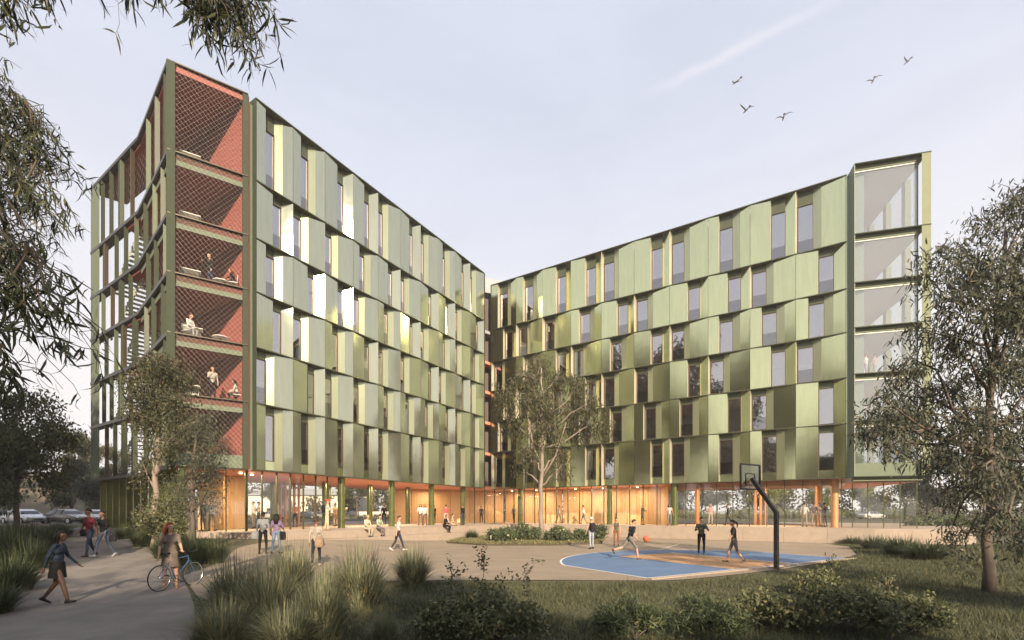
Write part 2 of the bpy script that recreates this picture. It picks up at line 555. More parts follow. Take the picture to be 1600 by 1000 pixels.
# ================================================================== THE SETTING
def grid_sheet(name, xs, ys, zf, m, dz=0.0, **tags):
    vs, fs = [], []
    for y in ys:
        for x in xs:
            vs.append((x, y, zf(x, y) + dz))
    n = len(xs)
    for j in range(len(ys) - 1):
        for i in range(n - 1):
            a = j * n + i
            fs.append((a, a + 1, a + n + 1, a + n))
    return put(name, np_mesh(name, vs, fs, m, smooth=True), None, **tags)

def resample(pts, n):
    pts = np.array(pts, float)
    seg = np.linalg.norm(np.diff(pts, axis=0), axis=1)
    cum = np.concatenate([[0], np.cumsum(seg)])
    t = np.linspace(0, cum[-1], n)
    return np.stack([np.interp(t, cum, pts[:, k]) for k in range(pts.shape[1])], 1)

def smooth_line(pts, n):
    p = resample(pts, n)
    for _ in range(max(2, n // 14)):
        q = p.copy()
        q[1:-1] = (p[:-2] + 2 * p[1:-1] + p[2:]) / 4
        p = q
    return p

def loft_sheet(name, A, B, n, k, dz, m, zf=gz, parent=None, **tags):
    A, B = smooth_line(A, n), smooth_line(B, n)
    vs, fs = [], []
    for i in range(n):
        for j in range(k + 1):
            p = A[i] + (B[i] - A[i]) * j / k
            vs.append((p[0], p[1], zf(p[0], p[1]) + dz))
    for i in range(n - 1):
        for j in range(k):
            a = i * (k + 1) + j
            fs.append((a, a + 1, a + k + 2, a + k + 1))
    o = put(name, np_mesh(name, vs, fs, m, smooth=True), parent, **tags)
    if len(o.data.polygons) and o.data.polygons[0].normal.z < 0:
        o.data.flip_normals()
    return o

fine_x = np.concatenate([[-900, -400, -200, -120, -80, -60, -50], np.arange(-42, 42.1, 0.75), [50, 60, 80, 120, 200, 400, 900]])
fine_y = np.concatenate([[-600, -200, -100, -50, -25, -10], np.arange(-2, 62.1, 0.75), [70, 80, 100, 140, 200, 400, 900, 1800]])
def ground_z(x, y):
    z = gz(x, y)
    return z + 0.004 * math.sin(x * 1.7 + y) * math.sin(y * 1.3 - x * 0.6) - 0.010
grid_sheet('ground', fine_x, fine_y, ground_z, 'soil_grass', kind='structure')

PATH_L = [(-7.4, 5), (-8.5, 7), (-11, 10.1), (-13.5, 13), (-16.9, 16.5), (-21.4, 21.6), (-28, 29.5), (-36, 40)]
PATH_R = [(-3.9, 5), (-5.2, 7.8), (-7.5, 11.1), (-10, 14.3), (-13.3, 17.9), (-17.7, 22.7), (-24.2, 29.2), (-32.5, 38.5)]
loft_sheet('path', PATH_L, PATH_R, 70, 10, 0.006, 'path_concrete', kind='structure')
PLAZA_F = [(-7.2, 10.9), (-6.6, 12.4), (-5.4, 13.5), (-3, 14.0), (1, 14.1), (4.7, 13.9), (7.4, 15.4), (9.9, 17.0), (14.2, 20.4), (16.2, 22.2)]
PLAZA_B = [(-10.1, 14.5), (-10.6, 17.4), (-12.6, 21.5), (-11.6, 25.2), (-6, 34.5), (-1.6, 42.6), (4.4, 42.6), (12, 37.8), (21, 32.0), (19.6, 27.5)]
plaza = loft_sheet('plaza', PLAZA_F, PLAZA_B, 90, 24, 0.012, 'paving', kind='structure')

# sports court: baseline direction u, forward v
CU = np.array([0.857, 0.515]); CV = np.array([-0.515, 0.857]); CB = np.array([9.45, 17.55])
def court(u, v): return CB + CU * u + CV * v
def court_sheet(name, poly, dz, m, hole=None):
    mb = MB()
    mb.add([(p[0], p[1], 0.012 + dz) for p in poly], [tuple(range(len(poly)))])
    o = mb.build(name, m, None, kind='structure')
    if o.data.polygons[0].normal.z < 0:
        o.data.flip_normals()
    return o
def arc_area(r, half, v0=0.0):
    pts = [court(-half, v0), court(half, v0)]
    a0 = math.asin(min(1, half / r)) if half < r else math.pi / 2
    yc = 1.3
    for i in range(41):
        a = a0 - 2 * a0 * i / 40
        pts.append(court(r * math.sin(a), yc + r * math.cos(a)))
    return pts
court_sheet('court_line_arc', arc_area(6.86, 6.2), 0.008, 'paint_white')
court_sheet('court_arc', arc_area(6.78, 6.12, 0.08), 0.012, 'court_blue')
court_sheet('court_key', [court(-1.83, 0.09), court(1.83, 0.09), court(1.83, 5.85), court(-1.83, 5.85)], 0.020, 'court_orange')
def court_line(a, b, w=0.06, dz=0.024):
    a, b = np.array(a), np.array(b)
    d = (b - a) / np.linalg.norm(b - a); n = np.array([-d[1], d[0]]) * w / 2
    court_sheet('court_line', [a - n, b - n, b + n, a + n], dz, 'paint_white')
court_line(court(-1.86, 0.05), court(-1.86, 5.9), 0.05)
court_line(court(1.86, 0.05), court(1.86, 5.9), 0.05)
court_line(court(2.6, 7.4), court(7.6, 10.2), 0.07)
# concrete edging along the front of the court
for i in range(9):
    a, b = court(-6.3 + i * 1.42, -0.10), court(-6.3 + (i + 1) * 1.42 - 0.012, -0.10)
    MB().plate(a, b, 0.16, -0.05, 0.045).build('edging_stone', 'concrete', None, kind='structure')

# terrace with seating steps
tb = MB().prism([tuple(p) for p in terr_poly], -0.3, TERR)
terrace = tb.build('terrace', 'concrete', None, kind='structure')
i = 0
for s0, s1, lev, off in [(k * 2.2, k * 2.2 + 2.185, 0.5, 0.62) for k in range(-1, 9)]:
    a, b = LF(s0 + 0.9, -TOFF - off), LF(s1 + 0.9, -TOFF - off)
    c, d = LF(s1 + 0.9, -TOFF - 0.003), LF(s0 + 0.9, -TOFF - 0.003)
    MB().prism([a, b, c, d], -0.2, 0.56).build('seat_block', 'concrete', terrace)
for k in range(9):      # plinth wall blocks before the right wing
    a, b = RF(8.0 + k * 2.55, -1.66), RF(8.0 + (k + 1) * 2.55 - 0.012, -1.66)
    a2, b2 = RF(8.0 + k * 2.55, -1.603), RF(8.0 + (k + 1) * 2.55 - 0.012, -1.603)
    MB().prism([a, b, b2, a2], -0.2, TERR + 0.004).build('plinth_block', 'concrete', terrace)

# street and car park behind, on the left
def flat1(x, y): return gz(x, y)
loft_sheet('street', [(-110, 43.5), (-60, 43.5), (-40, 44), (-20, 46), (10, 60)], [(-110, 57), (-60, 57), (-40, 57.5), (-20, 60), (10, 76)], 40, 8, 0.03, 'asphalt', kind='structure')
for k in range(24):
    x0 = -92 + k * 3.0
    if x0 > -24: break
    MB().box((x0 + 1.5, 43.2 if x0 < -45 else 43.2 + (x0 + 45) * 0.09, 0.93), (2.98, 0.22, 0.26)).build('kerb_stone', 'concrete', None, kind='structure')
# hill behind the street
def hill_z(x, y):
    return 0.6 + 9.0 * sstep(58, 92, y - 0.15 * (x + 60)) * sstep(-8, -34, x + 0.55 * y) + 0.4 * math.sin(x * 0.3) * math.sin(y * 0.23)
grid_sheet('hill', np.linspace(-160, 12, 40), np.linspace(58, 150, 26), hill_z, 'hill_earth', kind='structure')
# service path right of the lawn
loft_sheet('side_path', [(19.5, 12.5), (24, 15), (30, 18.5), (44, 26)], [(19.0, 13.5), (23.3, 16.2), (29.2, 19.8), (43, 27.6)], 30, 3, 0.03, 'path_concrete', kind='structure')

# low beige wall and house beyond the street, seen through the undercroft
def house(label, x, y, w, d, h, rz, zb=0.9, roof='roof_grey'):
    t = thing('house', label, 'house', (x, y, zb), rz)
    MB().box((0, 0, h / 2), (w, d, h)).build('wall', 'house_wall', t, local=True)
    rb = MB()
    a, b = w / 2 + 0.4, d / 2 + 0.4
    rb.add([(-a, -b, h + 0.01), (a, -b, h + 0.01), (a, b, h + 0.01), (-a, b, h + 0.01), (-a + 1.5, 0, h + 1.6), (a - 1.5, 0, h + 1.6)],
           [(0, 1, 5, 4), (2, 3, 4, 5), (1, 2, 5), (3, 0, 4), (3, 2, 1, 0)])
    rb.build('roof', roof, t, local=True)
    for k in range(int(w // 3)):
        wx = -w / 2 + 1.6 + k * 3
        wn_ = MB().box((wx, -d / 2 - 0.03, 1.6), (1.3, 0.08, 1.2)).build('window', 'bronze', t, local=True)
        MB().box((wx, -d / 2 - 0.075, 1.6), (1.14, 0.02, 1.04)).build('pane', 'window_glass', wn_, local=True)
    return t
house('low beige house beyond the street, seen through the left undercroft', -44, 106, 26, 8, 5.0, 0.0, 0.9)
house('second pale house seen through the undercroft near the timber wall', -16, 108, 20, 8, 4.6, 0.0, 0.9)
for k in range(16):
    x0 = -58 + k * 3.4
    wo = MB().box((x0, 99.0, 1.6), (3.36, 0.2, 1.5), 0.0).build('garden_wall', 'house_wall', None, label='section %s of the long beige boundary wall behind the parked cars' % ('nearest the left edge' if k == 0 else 'in the row'), category='wall', group='boundary wall sections')
# ================================================================== THE BUILDING
ZT = 25.2
FL = [20.64, 17.4, 14.4, 11.3, 8.17, 4.44]          # floor lines, top storey first
ROWZ = [(FL[0], ZT)] + [(FL[i + 1], FL[i]) for i in range(5)]
DEP = 0.43
bld = thing('folded_metal_building', 'L-shaped six-storey student building clad in folded green metal panels with red balconies', 'building', (-2.5, 47.0, TERR))

LEFT_ROWS = ['MMRRLRLMRL', 'RLLMRLRRLR', 'MRRLMRLMLM', 'RLMRLLRLRL', 'LRLLMMMRLM', 'MMRRLRLMMM']
RIGHT_ROWS = ['MMRRLRLMRL', 'RLLMRLRRLR', 'LMRLMRLMMM', 'RLMRLLRLRL', 'MRLMMMMRLR', 'LMRRLRLMMR']
prof = {'L': (0.025, 0.355, 0.52), 'M': (0.255, 0.58, 0.76), 'R': (0.46, 0.77, None)}

def facade(F, rows, w, pmats):
    for r, row in enumerate(rows):
        z0, z1 = ROWZ[r]
        z0 += 0.03; z1 -= 0.03
        head = 0.95 if r == 0 else 0.42
        sill = 0.55 if r == 5 else 0.08
        for bi, t in enumerate(row):
            s0 = bi * w
            a, b, c = prof[t]
            a, b = a * w, b * w
            e = 0.012
            wob = float(rng.normal(0, 0.012))
            m0 = pmats[0]
            m1 = pmats[0]
            # panel before the window
            if t != 'L':
                d1 = (0.10 if t == 'R' else 0.06) + wob
                MB().plate(F(s0 + e, 0.0), F(s0 + a, d1), -0.03, z0, z1).build('metal_panel', m0, bld)
                MB().plate(F(s0 + a + 0.002, d1 + 0.002), F(s0 + a + 0.012, DEP), -0.02, z0, z1).build('return_panel', 'return_panel', bld)
            else:
                MB().plate(F(s0 + 0.01, 0.015), F(s0 + a, DEP), -0.02, z0, z1).build('return_panel', 'return_panel', bld)
            # panels after the window
            if c is not None:
                d2 = 0.20 + wob
                MB().plate(F(s0 + b, DEP), F(s0 + c * w, d2), -0.025, z0, z1).build('reveal_panel', 'reveal_panel', bld)
                MB().plate(F(s0 + c * w + 0.004, d2), F(s0 + w - e, 0.0), -0.03, z0, z1).build('metal_panel', m1, bld)
            else:
                MB().plate(F(s0 + b + 0.004, DEP - 0.01 + wob), F(s0 + w - e, 0.0), -0.03, z0, z1).build('metal_panel', m1, bld)
            # window in the recess
            wa, wb, wz0, wz1 = s0 + a + 0.03, s0 + b + 0.02, z0 + sill, z1 - head
            fb = MB()
            for (p, q, u0, u1) in ((wa, wa + 0.04, wz0, wz1), (wb - 0.04, wb, wz0, wz1), (wa + 0.04, wb - 0.04, wz1 - 0.04, wz1), (wa + 0.04, wb - 0.04, wz0, wz0 + 0.04)):
                fb.prism([F(p, DEP - 0.02), F(q, DEP - 0.02), F(q, DEP + 0.09), F(p, DEP + 0.09)], u0, u1)
            win = fb.build('window', 'bronze', bld)
            MB().prism([F(wa + 0.04, DEP + 0.05), F(wb - 0.04, DEP + 0.05), F(wb - 0.04, DEP + 0.065), F(wa + 0.04, DEP + 0.065)], wz0 + 0.04, wz1 - 0.04).build('pane', 'window_glass', win)
            if (bi + r) % 2 == 0 or r < 2:
                MB().prism([F(wa + 0.04, DEP + 0.0), F(wb - 0.04, DEP + 0.0), F(wb - 0.04, DEP + 0.015), F(wa + 0.04, DEP + 0.015)], wz0 + 0.06, wz0 + 0.95).build('balustrade_pane', 'balustrade_glass', win)
            MB().prism([F(wa - 0.02, DEP), F(wb, DEP), F(wb, DEP + 0.06), F(wa - 0.02, DEP + 0.06)], wz1 + 0.002, z1).build('header_panel', 'ledge_metal', win)
            if sill > 0.1:
                MB().prism([F(wa - 0.02, DEP), F(wb, DEP), F(wb, DEP + 0.06), F(wa - 0.02, DEP + 0.06)], z0, wz0 - 0.002).build('spandrel', 'metal_panel', win)

facade(LF, LEFT_ROWS, LLEN / 10, ('metal_panel_sage', 'metal_panel'))
facade(RF, RIGHT_ROWS, RLEN / 10, ('metal_panel', 'metal_panel_deep'))

# ledges, slabs, rooms, roof of both wings
for F, ln, wd_ in ((LF, LLEN, 11.0), (RF, RLEN, 14.6)):
    for z in [ZT] + FL:
        s_a = -0.06
        MB().prism([F(s_a, -0.05), F(ln + 0.05, -0.05), F(ln + 0.05, DEP + 0.10), F(s_a, DEP + 0.10)], z - 0.028, z + 0.028).build('ledge', 'ledge_metal', bld)
    for k, z in enumerate(FL):
        o = MB().prism([F(0.05, DEP + 0.104), F(ln - 0.05, DEP + 0.104), F(ln - 0.05, wd_), F(0.05, wd_)], z - 0.30 if k < 5 else z - 0.02, z + 0.02 if k < 5 else z + 0.3).build('floor_slab', 'salmon', bld)
    MB().prism([F(0.05, DEP + 0.104), F(ln - 0.05, DEP + 0.104), F(ln - 0.05, wd_), F(0.05, wd_)], ZT - 0.8, ZT - 0.35).build('roof_slab', 'roof_grey', bld)
    for k in range(6):
        zz0 = FL[k] + 0.03 if k < 5 else FL[k] + 0.31
        zz1 = (FL[k - 1] - 0.31) if k > 0 else ZT - 0.81
        MB().prism([F(0.1, 5.5), F(ln - 0.1, 5.5), F(ln - 0.1, 5.7), F(0.1, 5.7)], zz0, zz1).build('corridor_wall', 'red_wall' if k % 2 else 'room_grey', bld)
    MB().prism([F(0.0, wd_ + 0.02), F(ln, wd_ + 0.02), F(ln, wd_ + 0.3), F(0.0, wd_ + 0.3)], FL[5], ZT - 0.2).build('rear_wall', 'metal_panel_sage', bld)
# end walls of the wings
MB().prism([LF(LLEN + 0.03, 0.02), LF(LLEN + 0.2, 0.02), LF(LLEN + 0.2, 11.2), LF(LLEN + 0.03, 11.2)], FL[5] - 0.02, ZT + 0.02).build('end_wall', 'dark_frame', bld)
MB().prism([LF(-0.30, 0.28), LF(-0.07, 0.28), LF(-0.07, 0.6), LF(-0.30, 0.6)], FL[5] - 0.02, ZT - 0.3).build('recess_strip', 'pale_green', bld)
MB().prism([LF(-0.062, -0.02), LF(-0.015, -0.02), LF(-0.015, 0.9), LF(-0.062, 0.9)], FL[5] - 0.03, ZT + 0.03).build('edge_fin', 'end_frame', bld)
MB().prism([RF(RLEN + 0.06, -0.02), RF(RLEN + 0.02, -0.02), RF(RLEN + 0.02, 0.9), RF(RLEN + 0.06, 0.9)], FL[5] - 0.03, ZT + 0.03).build('edge_fin', 'metal_panel', bld)
MB().prism([RF(RLEN + 0.07, 0.02), RF(RLEN + 1.0, 0.02), RF(RLEN + 1.0, 0.7), RF(RLEN + 0.07, 0.7)], FL[5] - 0.02, ZT - 0.25).build('recess_strip', mat('strip_pale', (0.25, 0.31, 0.24), rough=0.5, spec=0.3, var=0.05), bld)
# recessed link between the wings
lk0, lk1 = LF(LLEN + 0.22, 3.2), RF(0.0, 2.6)
ld = (lk1 - lk0) / np.linalg.norm(lk1 - lk0); lnrm = np.array([ld[1], -ld[0]])
for k in range(5):
    z0, z1 = FL[k + 1] + 0.03, FL[k] - 0.31
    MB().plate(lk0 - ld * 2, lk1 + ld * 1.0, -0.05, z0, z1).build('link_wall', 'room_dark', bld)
    for q in (0.25, 0.7):
        p = lk0 + (lk1 - lk0) * q
        MB().plate(p, p + ld * 0.16, 0.2, z0, z1).build('link_post', 'column_green', bld)
for k, z in enumerate(FL[1:5]):
    MB().prism([LF(LLEN + 0.21, 1.2), RF(-0.02, 1.35), RF(-0.05, 6), LF(LLEN + 0.21, 9)], z - 0.30, z - 0.02).build('link_slab', 'salmon_edge', bld)
MB().prism([LF(LLEN + 0.21, 1.6), RF(-0.02, 1.6), RF(-0.05, 9), LF(LLEN + 0.21, 9)], ZT - 4.9, ZT - 4.6).build('link_roof', 'roof_grey', bld)
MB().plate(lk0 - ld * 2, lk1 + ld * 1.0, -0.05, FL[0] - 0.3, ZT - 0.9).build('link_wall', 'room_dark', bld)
MB().prism([RF(-0.10, 0.0), RF(-0.012, 0.0), RF(-0.012, 9.0), RF(-0.10, 9.0)], FL[5] - 0.02, ZT + 0.02).build('end_wall', 'dark_frame', bld)
MB().prism([LF(LLEN + 0.21, 0.7), RF(-0.02, 0.7), RF(-0.05, 14), LF(LLEN + 0.21, 10.8)], FL[5] - 0.02, FL[5] + 0.28).build('link_slab', 'salmon', bld)
MB().prism([LF(LLEN - 2, 5.0), RF(1.5, 4.0), RF(1.5, 14.5), LF(LLEN - 2, 10.8)], ZT - 0.34, ZT + 1.2).build('plant_room', 'roof_grey', bld)

# ---- balcony block at the near end of the left wing (open decks behind wire mesh)
XD = np.array([-0.848, 0.530])                       # direction of the wing's end wall
OUTL = [C0, C1, C2, C3]
def outline(off):
    """outline C0..C3 moved inwards by off"""
    n01 = np.array([-0.55, 0.83]); n12 = np.array([0.67, 0.74]); n23 = np.array([0.55, 0.835])
    return [C0 + n01 * off * 0.9 + np.array([-0.02, 0]) * off, C1 + (n01 * 0.62 + n12 * 0.9) * off * 0.80, C2 + (n12 + n23) / 2 * off, C3 + n23 * off]
inn = outline(0.5)
def wl_pt(t): return C0 + XD * t + np.array([0.01, 0.12])
WALLT = 11.2
deck_floor = [f + 0.03 for f in FL]
for k, z in enumerate([ZT] + FL):
    o0 = outline(-0.03)
    for a, b, c, d, nm in ((o0[0], o0[1], inn[1], inn[0], 'ledge'), (o0[1], o0[2], inn[2], inn[1], 'ledge'), (o0[2], o0[3], inn[3], inn[2], 'ledge')):
        MB().prism([a, b, c, d], z - (0.028 if a is o0[0] else 0.17), z + 0.03).build(nm, 'dark_frame', bld)
    i2 = outline(0.16)
    th = 0.34 if k < 6 else 0.02
    # deck slab: stops short of the stairwell at the far end
    edge = wl_pt(WALLT + 0.2)
    far = C2 + (C3 - C2) * 0.25
    if k == 0 or k == 6:
        far = C3 + np.array([0.35, 0.1]); edge = wl_pt(16.4)
    fi = far + np.array([0.09, 0.14])
    if k < 6:
        MB().prism([i2[0], i2[1], i2[2], fi, edge, wl_pt(0.03)], z - 0.36, z - 0.03).build('deck_slab', 'red_wall', bld)
    if k:
        # pale green slab edge right behind the mesh
        for a, b in ((i2[0], i2[1]), (i2[1], i2[2])):
            MB().plate(a + (b - a) * 0.01, b + (a - b) * 0.01, 0.03, z - 0.62 if k < 6 else z + 0.05, z - 0.031 if k < 6 else z + 0.75).build('deck_fascia', 'pale_green', bld)
        MB().prism([i2[0], i2[1], i2[2], fi, edge, wl_pt(0.03)], z - 0.026, z + 0.012).build('deck_floor', 'room_grey', bld)
# red end wall with door recesses
for k in range(6):
    z0 = FL[k] + 0.014
    z1 = (FL[k - 1] if k else ZT) - 0.362
    MB().plate(wl_pt(0.02), wl_pt(WALLT), -0.18, z0, z1).build('end_wall', 'red_wall', bld)
    for t in (3.9, 8.4):
        d = MB().plate(wl_pt(t) + np.array([-0.03, -0.045]), wl_pt(t + 1.0) + np.array([-0.03, -0.045]), -0.03, z0 + 0.01, z0 + 2.15).build('door', 'salmon', bld)
        MB().box((*(wl_pt(t + 0.88) + np.array([-0.07, -0.09])), z0 + 1.02), (0.05, 0.05, 0.16)).build('handle', 'chrome', d)
# corner posts and fins
MB().prism([C1 + np.array([-0.04, -0.04]), C1 + np.array([0.28, 0.15]), C1 + np.array([0.16, 0.36]), C1 + np.array([-0.16, 0.12])], FL[5], ZT).build('corner_post', 'end_frame', bld)
MB().prism([C0 + np.array([-0.22, -0.13]), C0 + np.array([0.0, 0.02]), C0 + np.array([-0.12, 0.3]), C0 + np.array([-0.40, 0.12])], FL[5], ZT).build('corner_post', 'end_frame', bld)
e23 = (C3 - C2) / np.linalg.norm(C3 - C2); e12 = (C2 - C1) / np.linalg.norm(C2 - C1)
n12 = np.array([e12[1], -e12[0]]); n23 = np.array([e23[1], -e23[0]])       # inwards
MB().prism([C3 - e23 * 1.55, C3 - e23 * 0.02, C3 - e23 * 0.02 + n23 * 0.06, C3 - e23 * 1.55 + n23 * 0.06], FL[5], ZT - 0.03).build('end_panel', 'pale_green', bld)
L12, L23 = np.linalg.norm(C2 - C1), np.linalg.norm(C3 - C2)
fr = random.Random(3)
mat('screen_green', (0.10, 0.12, 0.08), rough=0.5, var=0.08)
for k in range(6):
    z0 = FL[k] + 0.031
    z1 = (FL[k - 1] if k else ZT) - 0.03
    sh = 0.55 if k % 2 else 0.0
    for j in range(4):
        t = 0.9 + j * 2.05 + sh + fr.uniform(-0.2, 0.2)
        if t > L12 - 0.6: continue
        p = C1 + e12 * t
        m = ['end_frame', 'screen_green', 'pale_green', 'end_frame'][(j + k) % 4]
        wdt = fr.choice([0.06, 0.10, 0.32])
        MB().prism([p, p + e12 * wdt + n12 * 0.04, p + e12 * (wdt + 0.02) + n12 * 0.09, p + n12 * 0.24, p + n12 * 0.22 - e12 * 0.04], z0, z1).build('screen_fin', m, bld)
    for j in range(4):
        t = 0.5 + j * 1.65 + (0.75 if k % 2 == 0 else 0.1) + fr.uniform(-0.15, 0.15)
        if t > L23 - 1.7: continue
        p = C2 + e23 * t
        m = ['bronze', 'screen_green', 'end_frame', 'end_frame'][(j + k) % 4]
        MB().prism([p, p + e23 * 0.06, p + e23 * 0.06 + n23 * 0.22, p + n23 * 0.22], z0, z1).build('screen_fin', m, bld)
        if fr.random() < 0.35:
            MB().prism([p + e23 * 0.06, p + e23 * 0.55 + n23 * 0.06, p + e23 * 0.55 + n23 * 0.09, p + e23 * 0.06 + n23 * 0.03], z0, z1).build('screen_fin', 'end_frame', bld)

def wire_mesh(A, B, z0, z1, inset, pitch=0.25, r=0.0038):
    """chain-link diamonds between plan points A and B"""
    A, B = np.array(A, float), np.array(B, float)
    w = np.linalg.norm(B - A); d = (B - A) / w
    n = np.array([d[1], -d[0]]) * inset
    h = z1 - z0
    sl = 1.15
    mb = MB()
    for sg in (1, -1):
        c = -h / sl
        while c < w + h / sl:
            # line: u = c + sg*z/sl
            pts = []
            zs = [0, h]
            us = [c + sg * q / sl for q in zs]
            for lim in (0, w):
                zz = (lim - c) * sl * sg
                zs.append(zz); us.append(lim)
            ok = sorted((zz, uu) for zz, uu in zip(zs, us) if -1e-6 <= zz <= h + 1e-6 and -1e-6 <= uu <= w + 1e-6)
            if len(ok) >= 2 and ok[-1][0] - ok[0][0] > 0.05:
                (za, ua), (zb, ub) = ok[0], ok[-1]
                pa, pb = A + d * ua + n, A + d * ub + n
                off = 0.007 * sg
                mb.tube([(pa[0] + n[0] * off, pa[1] + n[1] * off, z0 + za), (pb[0] + n[0] * off, pb[1] + n[1] * off, z0 + zb)], r, n=3, cap=False)
            c += pitch
    return mb
for k in range(6):
    z0 = FL[k] + 0.04
    z1 = (FL[k - 1] if k else ZT) - 0.04
    ii = outline(0.1)
    mb = wire_mesh(ii[0], ii[1], z0, z1, 0.0)
    mb.build('wire_screen', 'wire', bld)
    ii = outline(0.42)
    wire_mesh(ii[1], ii[2], z0, z1, 0.0, pitch=0.5, r=0.003).build('wire_screen', 'wire', bld)
    wire_mesh(ii[2], ii[3] - e23 * 1.6, z0, z1, 0.0, pitch=0.5, r=0.003).build('wire_screen', 'wire', bld)
# staircase at the far end of the decks, one flight a storey
SA, SB = C3 + e23 * (-1.7) + n23 * 0.62, C2 + e23 * 1.0 + n23 * 0.62
sd = (SB - SA) / np.linalg.norm(SB - SA); sn = np.array([-sd[1], sd[0]]); sn = sn if np.dot(sn, n23) > 0 else -sn
slen = np.linalg.norm(SB - SA)
for k in range(6):
    zb = FL[k]; zt = (FL[k - 1] if k else ZT - 1.2)
    if k == 0: continue
    n = 17
    mb = MB()
    for q in (0.0, 1.16):
        for i in range(n):        # sawtooth stringer made of stepped plates
            a = SA + sd * slen * i / n + sn * q; b = SA + sd * slen * (i + 1) / n + sn * q
            zl = zb + (zt - zb) * i / n
            mb.prism([a, b, b + sn * 0.04, a + sn * 0.04], zl - 0.22, zl + 0.17)
    st = mb.build('stair_flight', 'stair_green', bld)
    for i in range(n):
        a = SA + sd * slen * i / n; b = SA + sd * slen * (i + 1.08) / n
        zl = zb + (zt - zb) * (i + 1) / n
        MB().prism([a + sn * 0.041, b + sn * 0.041, b + sn * 1.159, a + sn * 1.159], zl - 0.04, zl).build('tread', 'stair_green', st)

mat('strip_green', (0.24, 0.29, 0.22), rough=0.6, spec=0.2, var=0.05)
mat('block_green', (0.22, 0.25, 0.165), rough=0.7, spec=0.15, var=0.05)
# ---- glazed block at the end of the right wing
eR = (E1 - E0) / np.linalg.norm(E1 - E0); nE = np.array([-eR[1], eR[0]])           # nE points inwards (away from the viewer)
def EF(s, d): return E0 + eR * s + nE * d
EW = np.linalg.norm(E1 - E0)
for k, z in enumerate([ZT + 0.12] + FL):
    MB().prism([EF(-0.02, -0.04), EF(EW + 0.02, -0.04), EF(EW + 0.02, 0.62), EF(-0.02, 0.62)], z - 0.03, z + 0.03).build('ledge', 'end_frame', bld)
    z2 = z - 0.03
    MB().prism([EF(0.03, 0.3), EF(EW - 0.3, 0.3), EF(EW - 0.3, 0.62), EF(0.03, 0.62)], z2 - 0.24, z2 - 0.002).build('beam', 'block_green', bld)
    MB().prism([EF(0.02, 0.64), EF(EW - 0.32, 0.64), EF(EW - 0.32, 9.5), EF(0.02, 9.5)], z - 0.32, z - 0.02).build('floor_slab', 'room_white', bld)
for k in range(6):
    z0 = FL[k] + 0.031; z1 = (FL[k - 1] if k else ZT + 0.12) - 0.275
    gp = MB().prism([EF(0.06, 0.40), EF(EW - 0.55, 0.40), EF(EW - 0.55, 0.42), EF(0.06, 0.42)], z0 + (0.9 if k == 5 else 0.03), z1).build('glazing', 'corner_glass', bld)
    for s_ in (0.02, EW - 0.56):
        MB().prism([EF(s_, 0.36), EF(s_ + 0.045, 0.36), EF(s_ + 0.045, 0.46), EF(s_, 0.46)], z0, z1 - 0.002).build('glazing_frame', 'reveal_panel', gp)
    MB().prism([EF(0.07, 0.36), EF(EW - 0.565, 0.36), EF(EW - 0.565, 0.46), EF(0.07, 0.46)], z1 - 0.09, z1 - 0.003).build('glazing_frame', 'room_white', gp)
    if k == 5:
        MB().prism([EF(0.06, 0.30), EF(EW - 0.52, 0.30), EF(EW - 0.52, 0.45), EF(0.06, 0.45)], z0, z0 + 0.88).build('spandrel', 'pale_green', bld)
    # side windows towards the far right, with mullion fins
    sg_ = MB().prism([EF(EW - 0.36, 0.7), EF(EW - 0.34, 0.7), EF(EW - 0.34, 9.3), EF(EW - 0.36, 9.3)], z0, z1).build('glazing', 'corner_glass', bld)
    for j in range(3):
        MB().prism([EF(EW - 0.40, 2.2 + j * 2.6), EF(EW - 0.05, 2.2 + j * 2.6), EF(EW - 0.05, 2.65 + j * 2.6), EF(EW - 0.40, 2.65 + j * 2.6)], z0, z1).build('mullion_fin', 'block_green', sg_)
    MB().prism([EF(0.03, 1.0), EF(0.13, 1.0), EF(0.13, 9.5), EF(0.03, 9.5)], z0, z1).build('room_wall', 'room_white', bld)
MB().prism([EF(EW - 0.5, -0.02), EF(EW, -0.02), EF(EW, 0.7), EF(EW - 0.06, 0.7)], FL[5] - 0.03, ZT + 0.148).build('corner_post', 'block_green', bld)
MB().prism([EF(-0.03, 0.0), EF(0.015, 0.0), EF(0.015, 1.2), EF(-0.03, 1.2)], FL[5] - 0.03, ZT + 0.10).build('edge_fin', 'strip_green', bld)

# ---- ground floor: soffit, columns, glass, timber walls
GZ0, GZ1 = TERR + 0.004, FL[5] - 0.03
MB().prism([outline(0.0)[0] + np.array([0.1, 0.1]), inn[1], inn[2], inn[3], LF(3, 10.9), LF(0, 0.62)], FL[5] - 0.05, FL[5] - 0.031).build('soffit', 'salmon', bld)
MB().prism([RF(RLEN + 0.1, 0.75), EF(0.1, 0.66), EF(EW - 0.4, 0.66), EF(EW - 0.4, 9), RF(RLEN + 0.1, 9)], FL[5] - 0.36, FL[5] - 0.335).build('soffit', 'salmon', bld)
def column(p, r, m, z1=None):
    mb = MB()
    mb.tube([(p[0], p[1], GZ0), (p[0], p[1], z1 or GZ1 - 0.001)], r, n=20)
    mb.tube([(p[0], p[1], GZ0), (p[0], p[1], GZ0 + 0.06)], r + 0.02, n=20)
    mb.build('column', m, bld, smooth=False)
for s in (6.35, 11.0, 15.6, 20.0):
    column(LF(s, 0.75), 0.24, 'column_green')
for s in (8.4, 12.9, 17.4):
    column(LF(s, 5.2), 0.20, 'column_green')
for s in (7.4, 7.8, 8.2, 8.6, 9.0):
    column(LF(s, 9.3), 0.10, 'column_copper')
for s in (2.4, 6.6, 11.6, 16.2):
    column(LF(s, 9.0), 0.22, 'column_green')
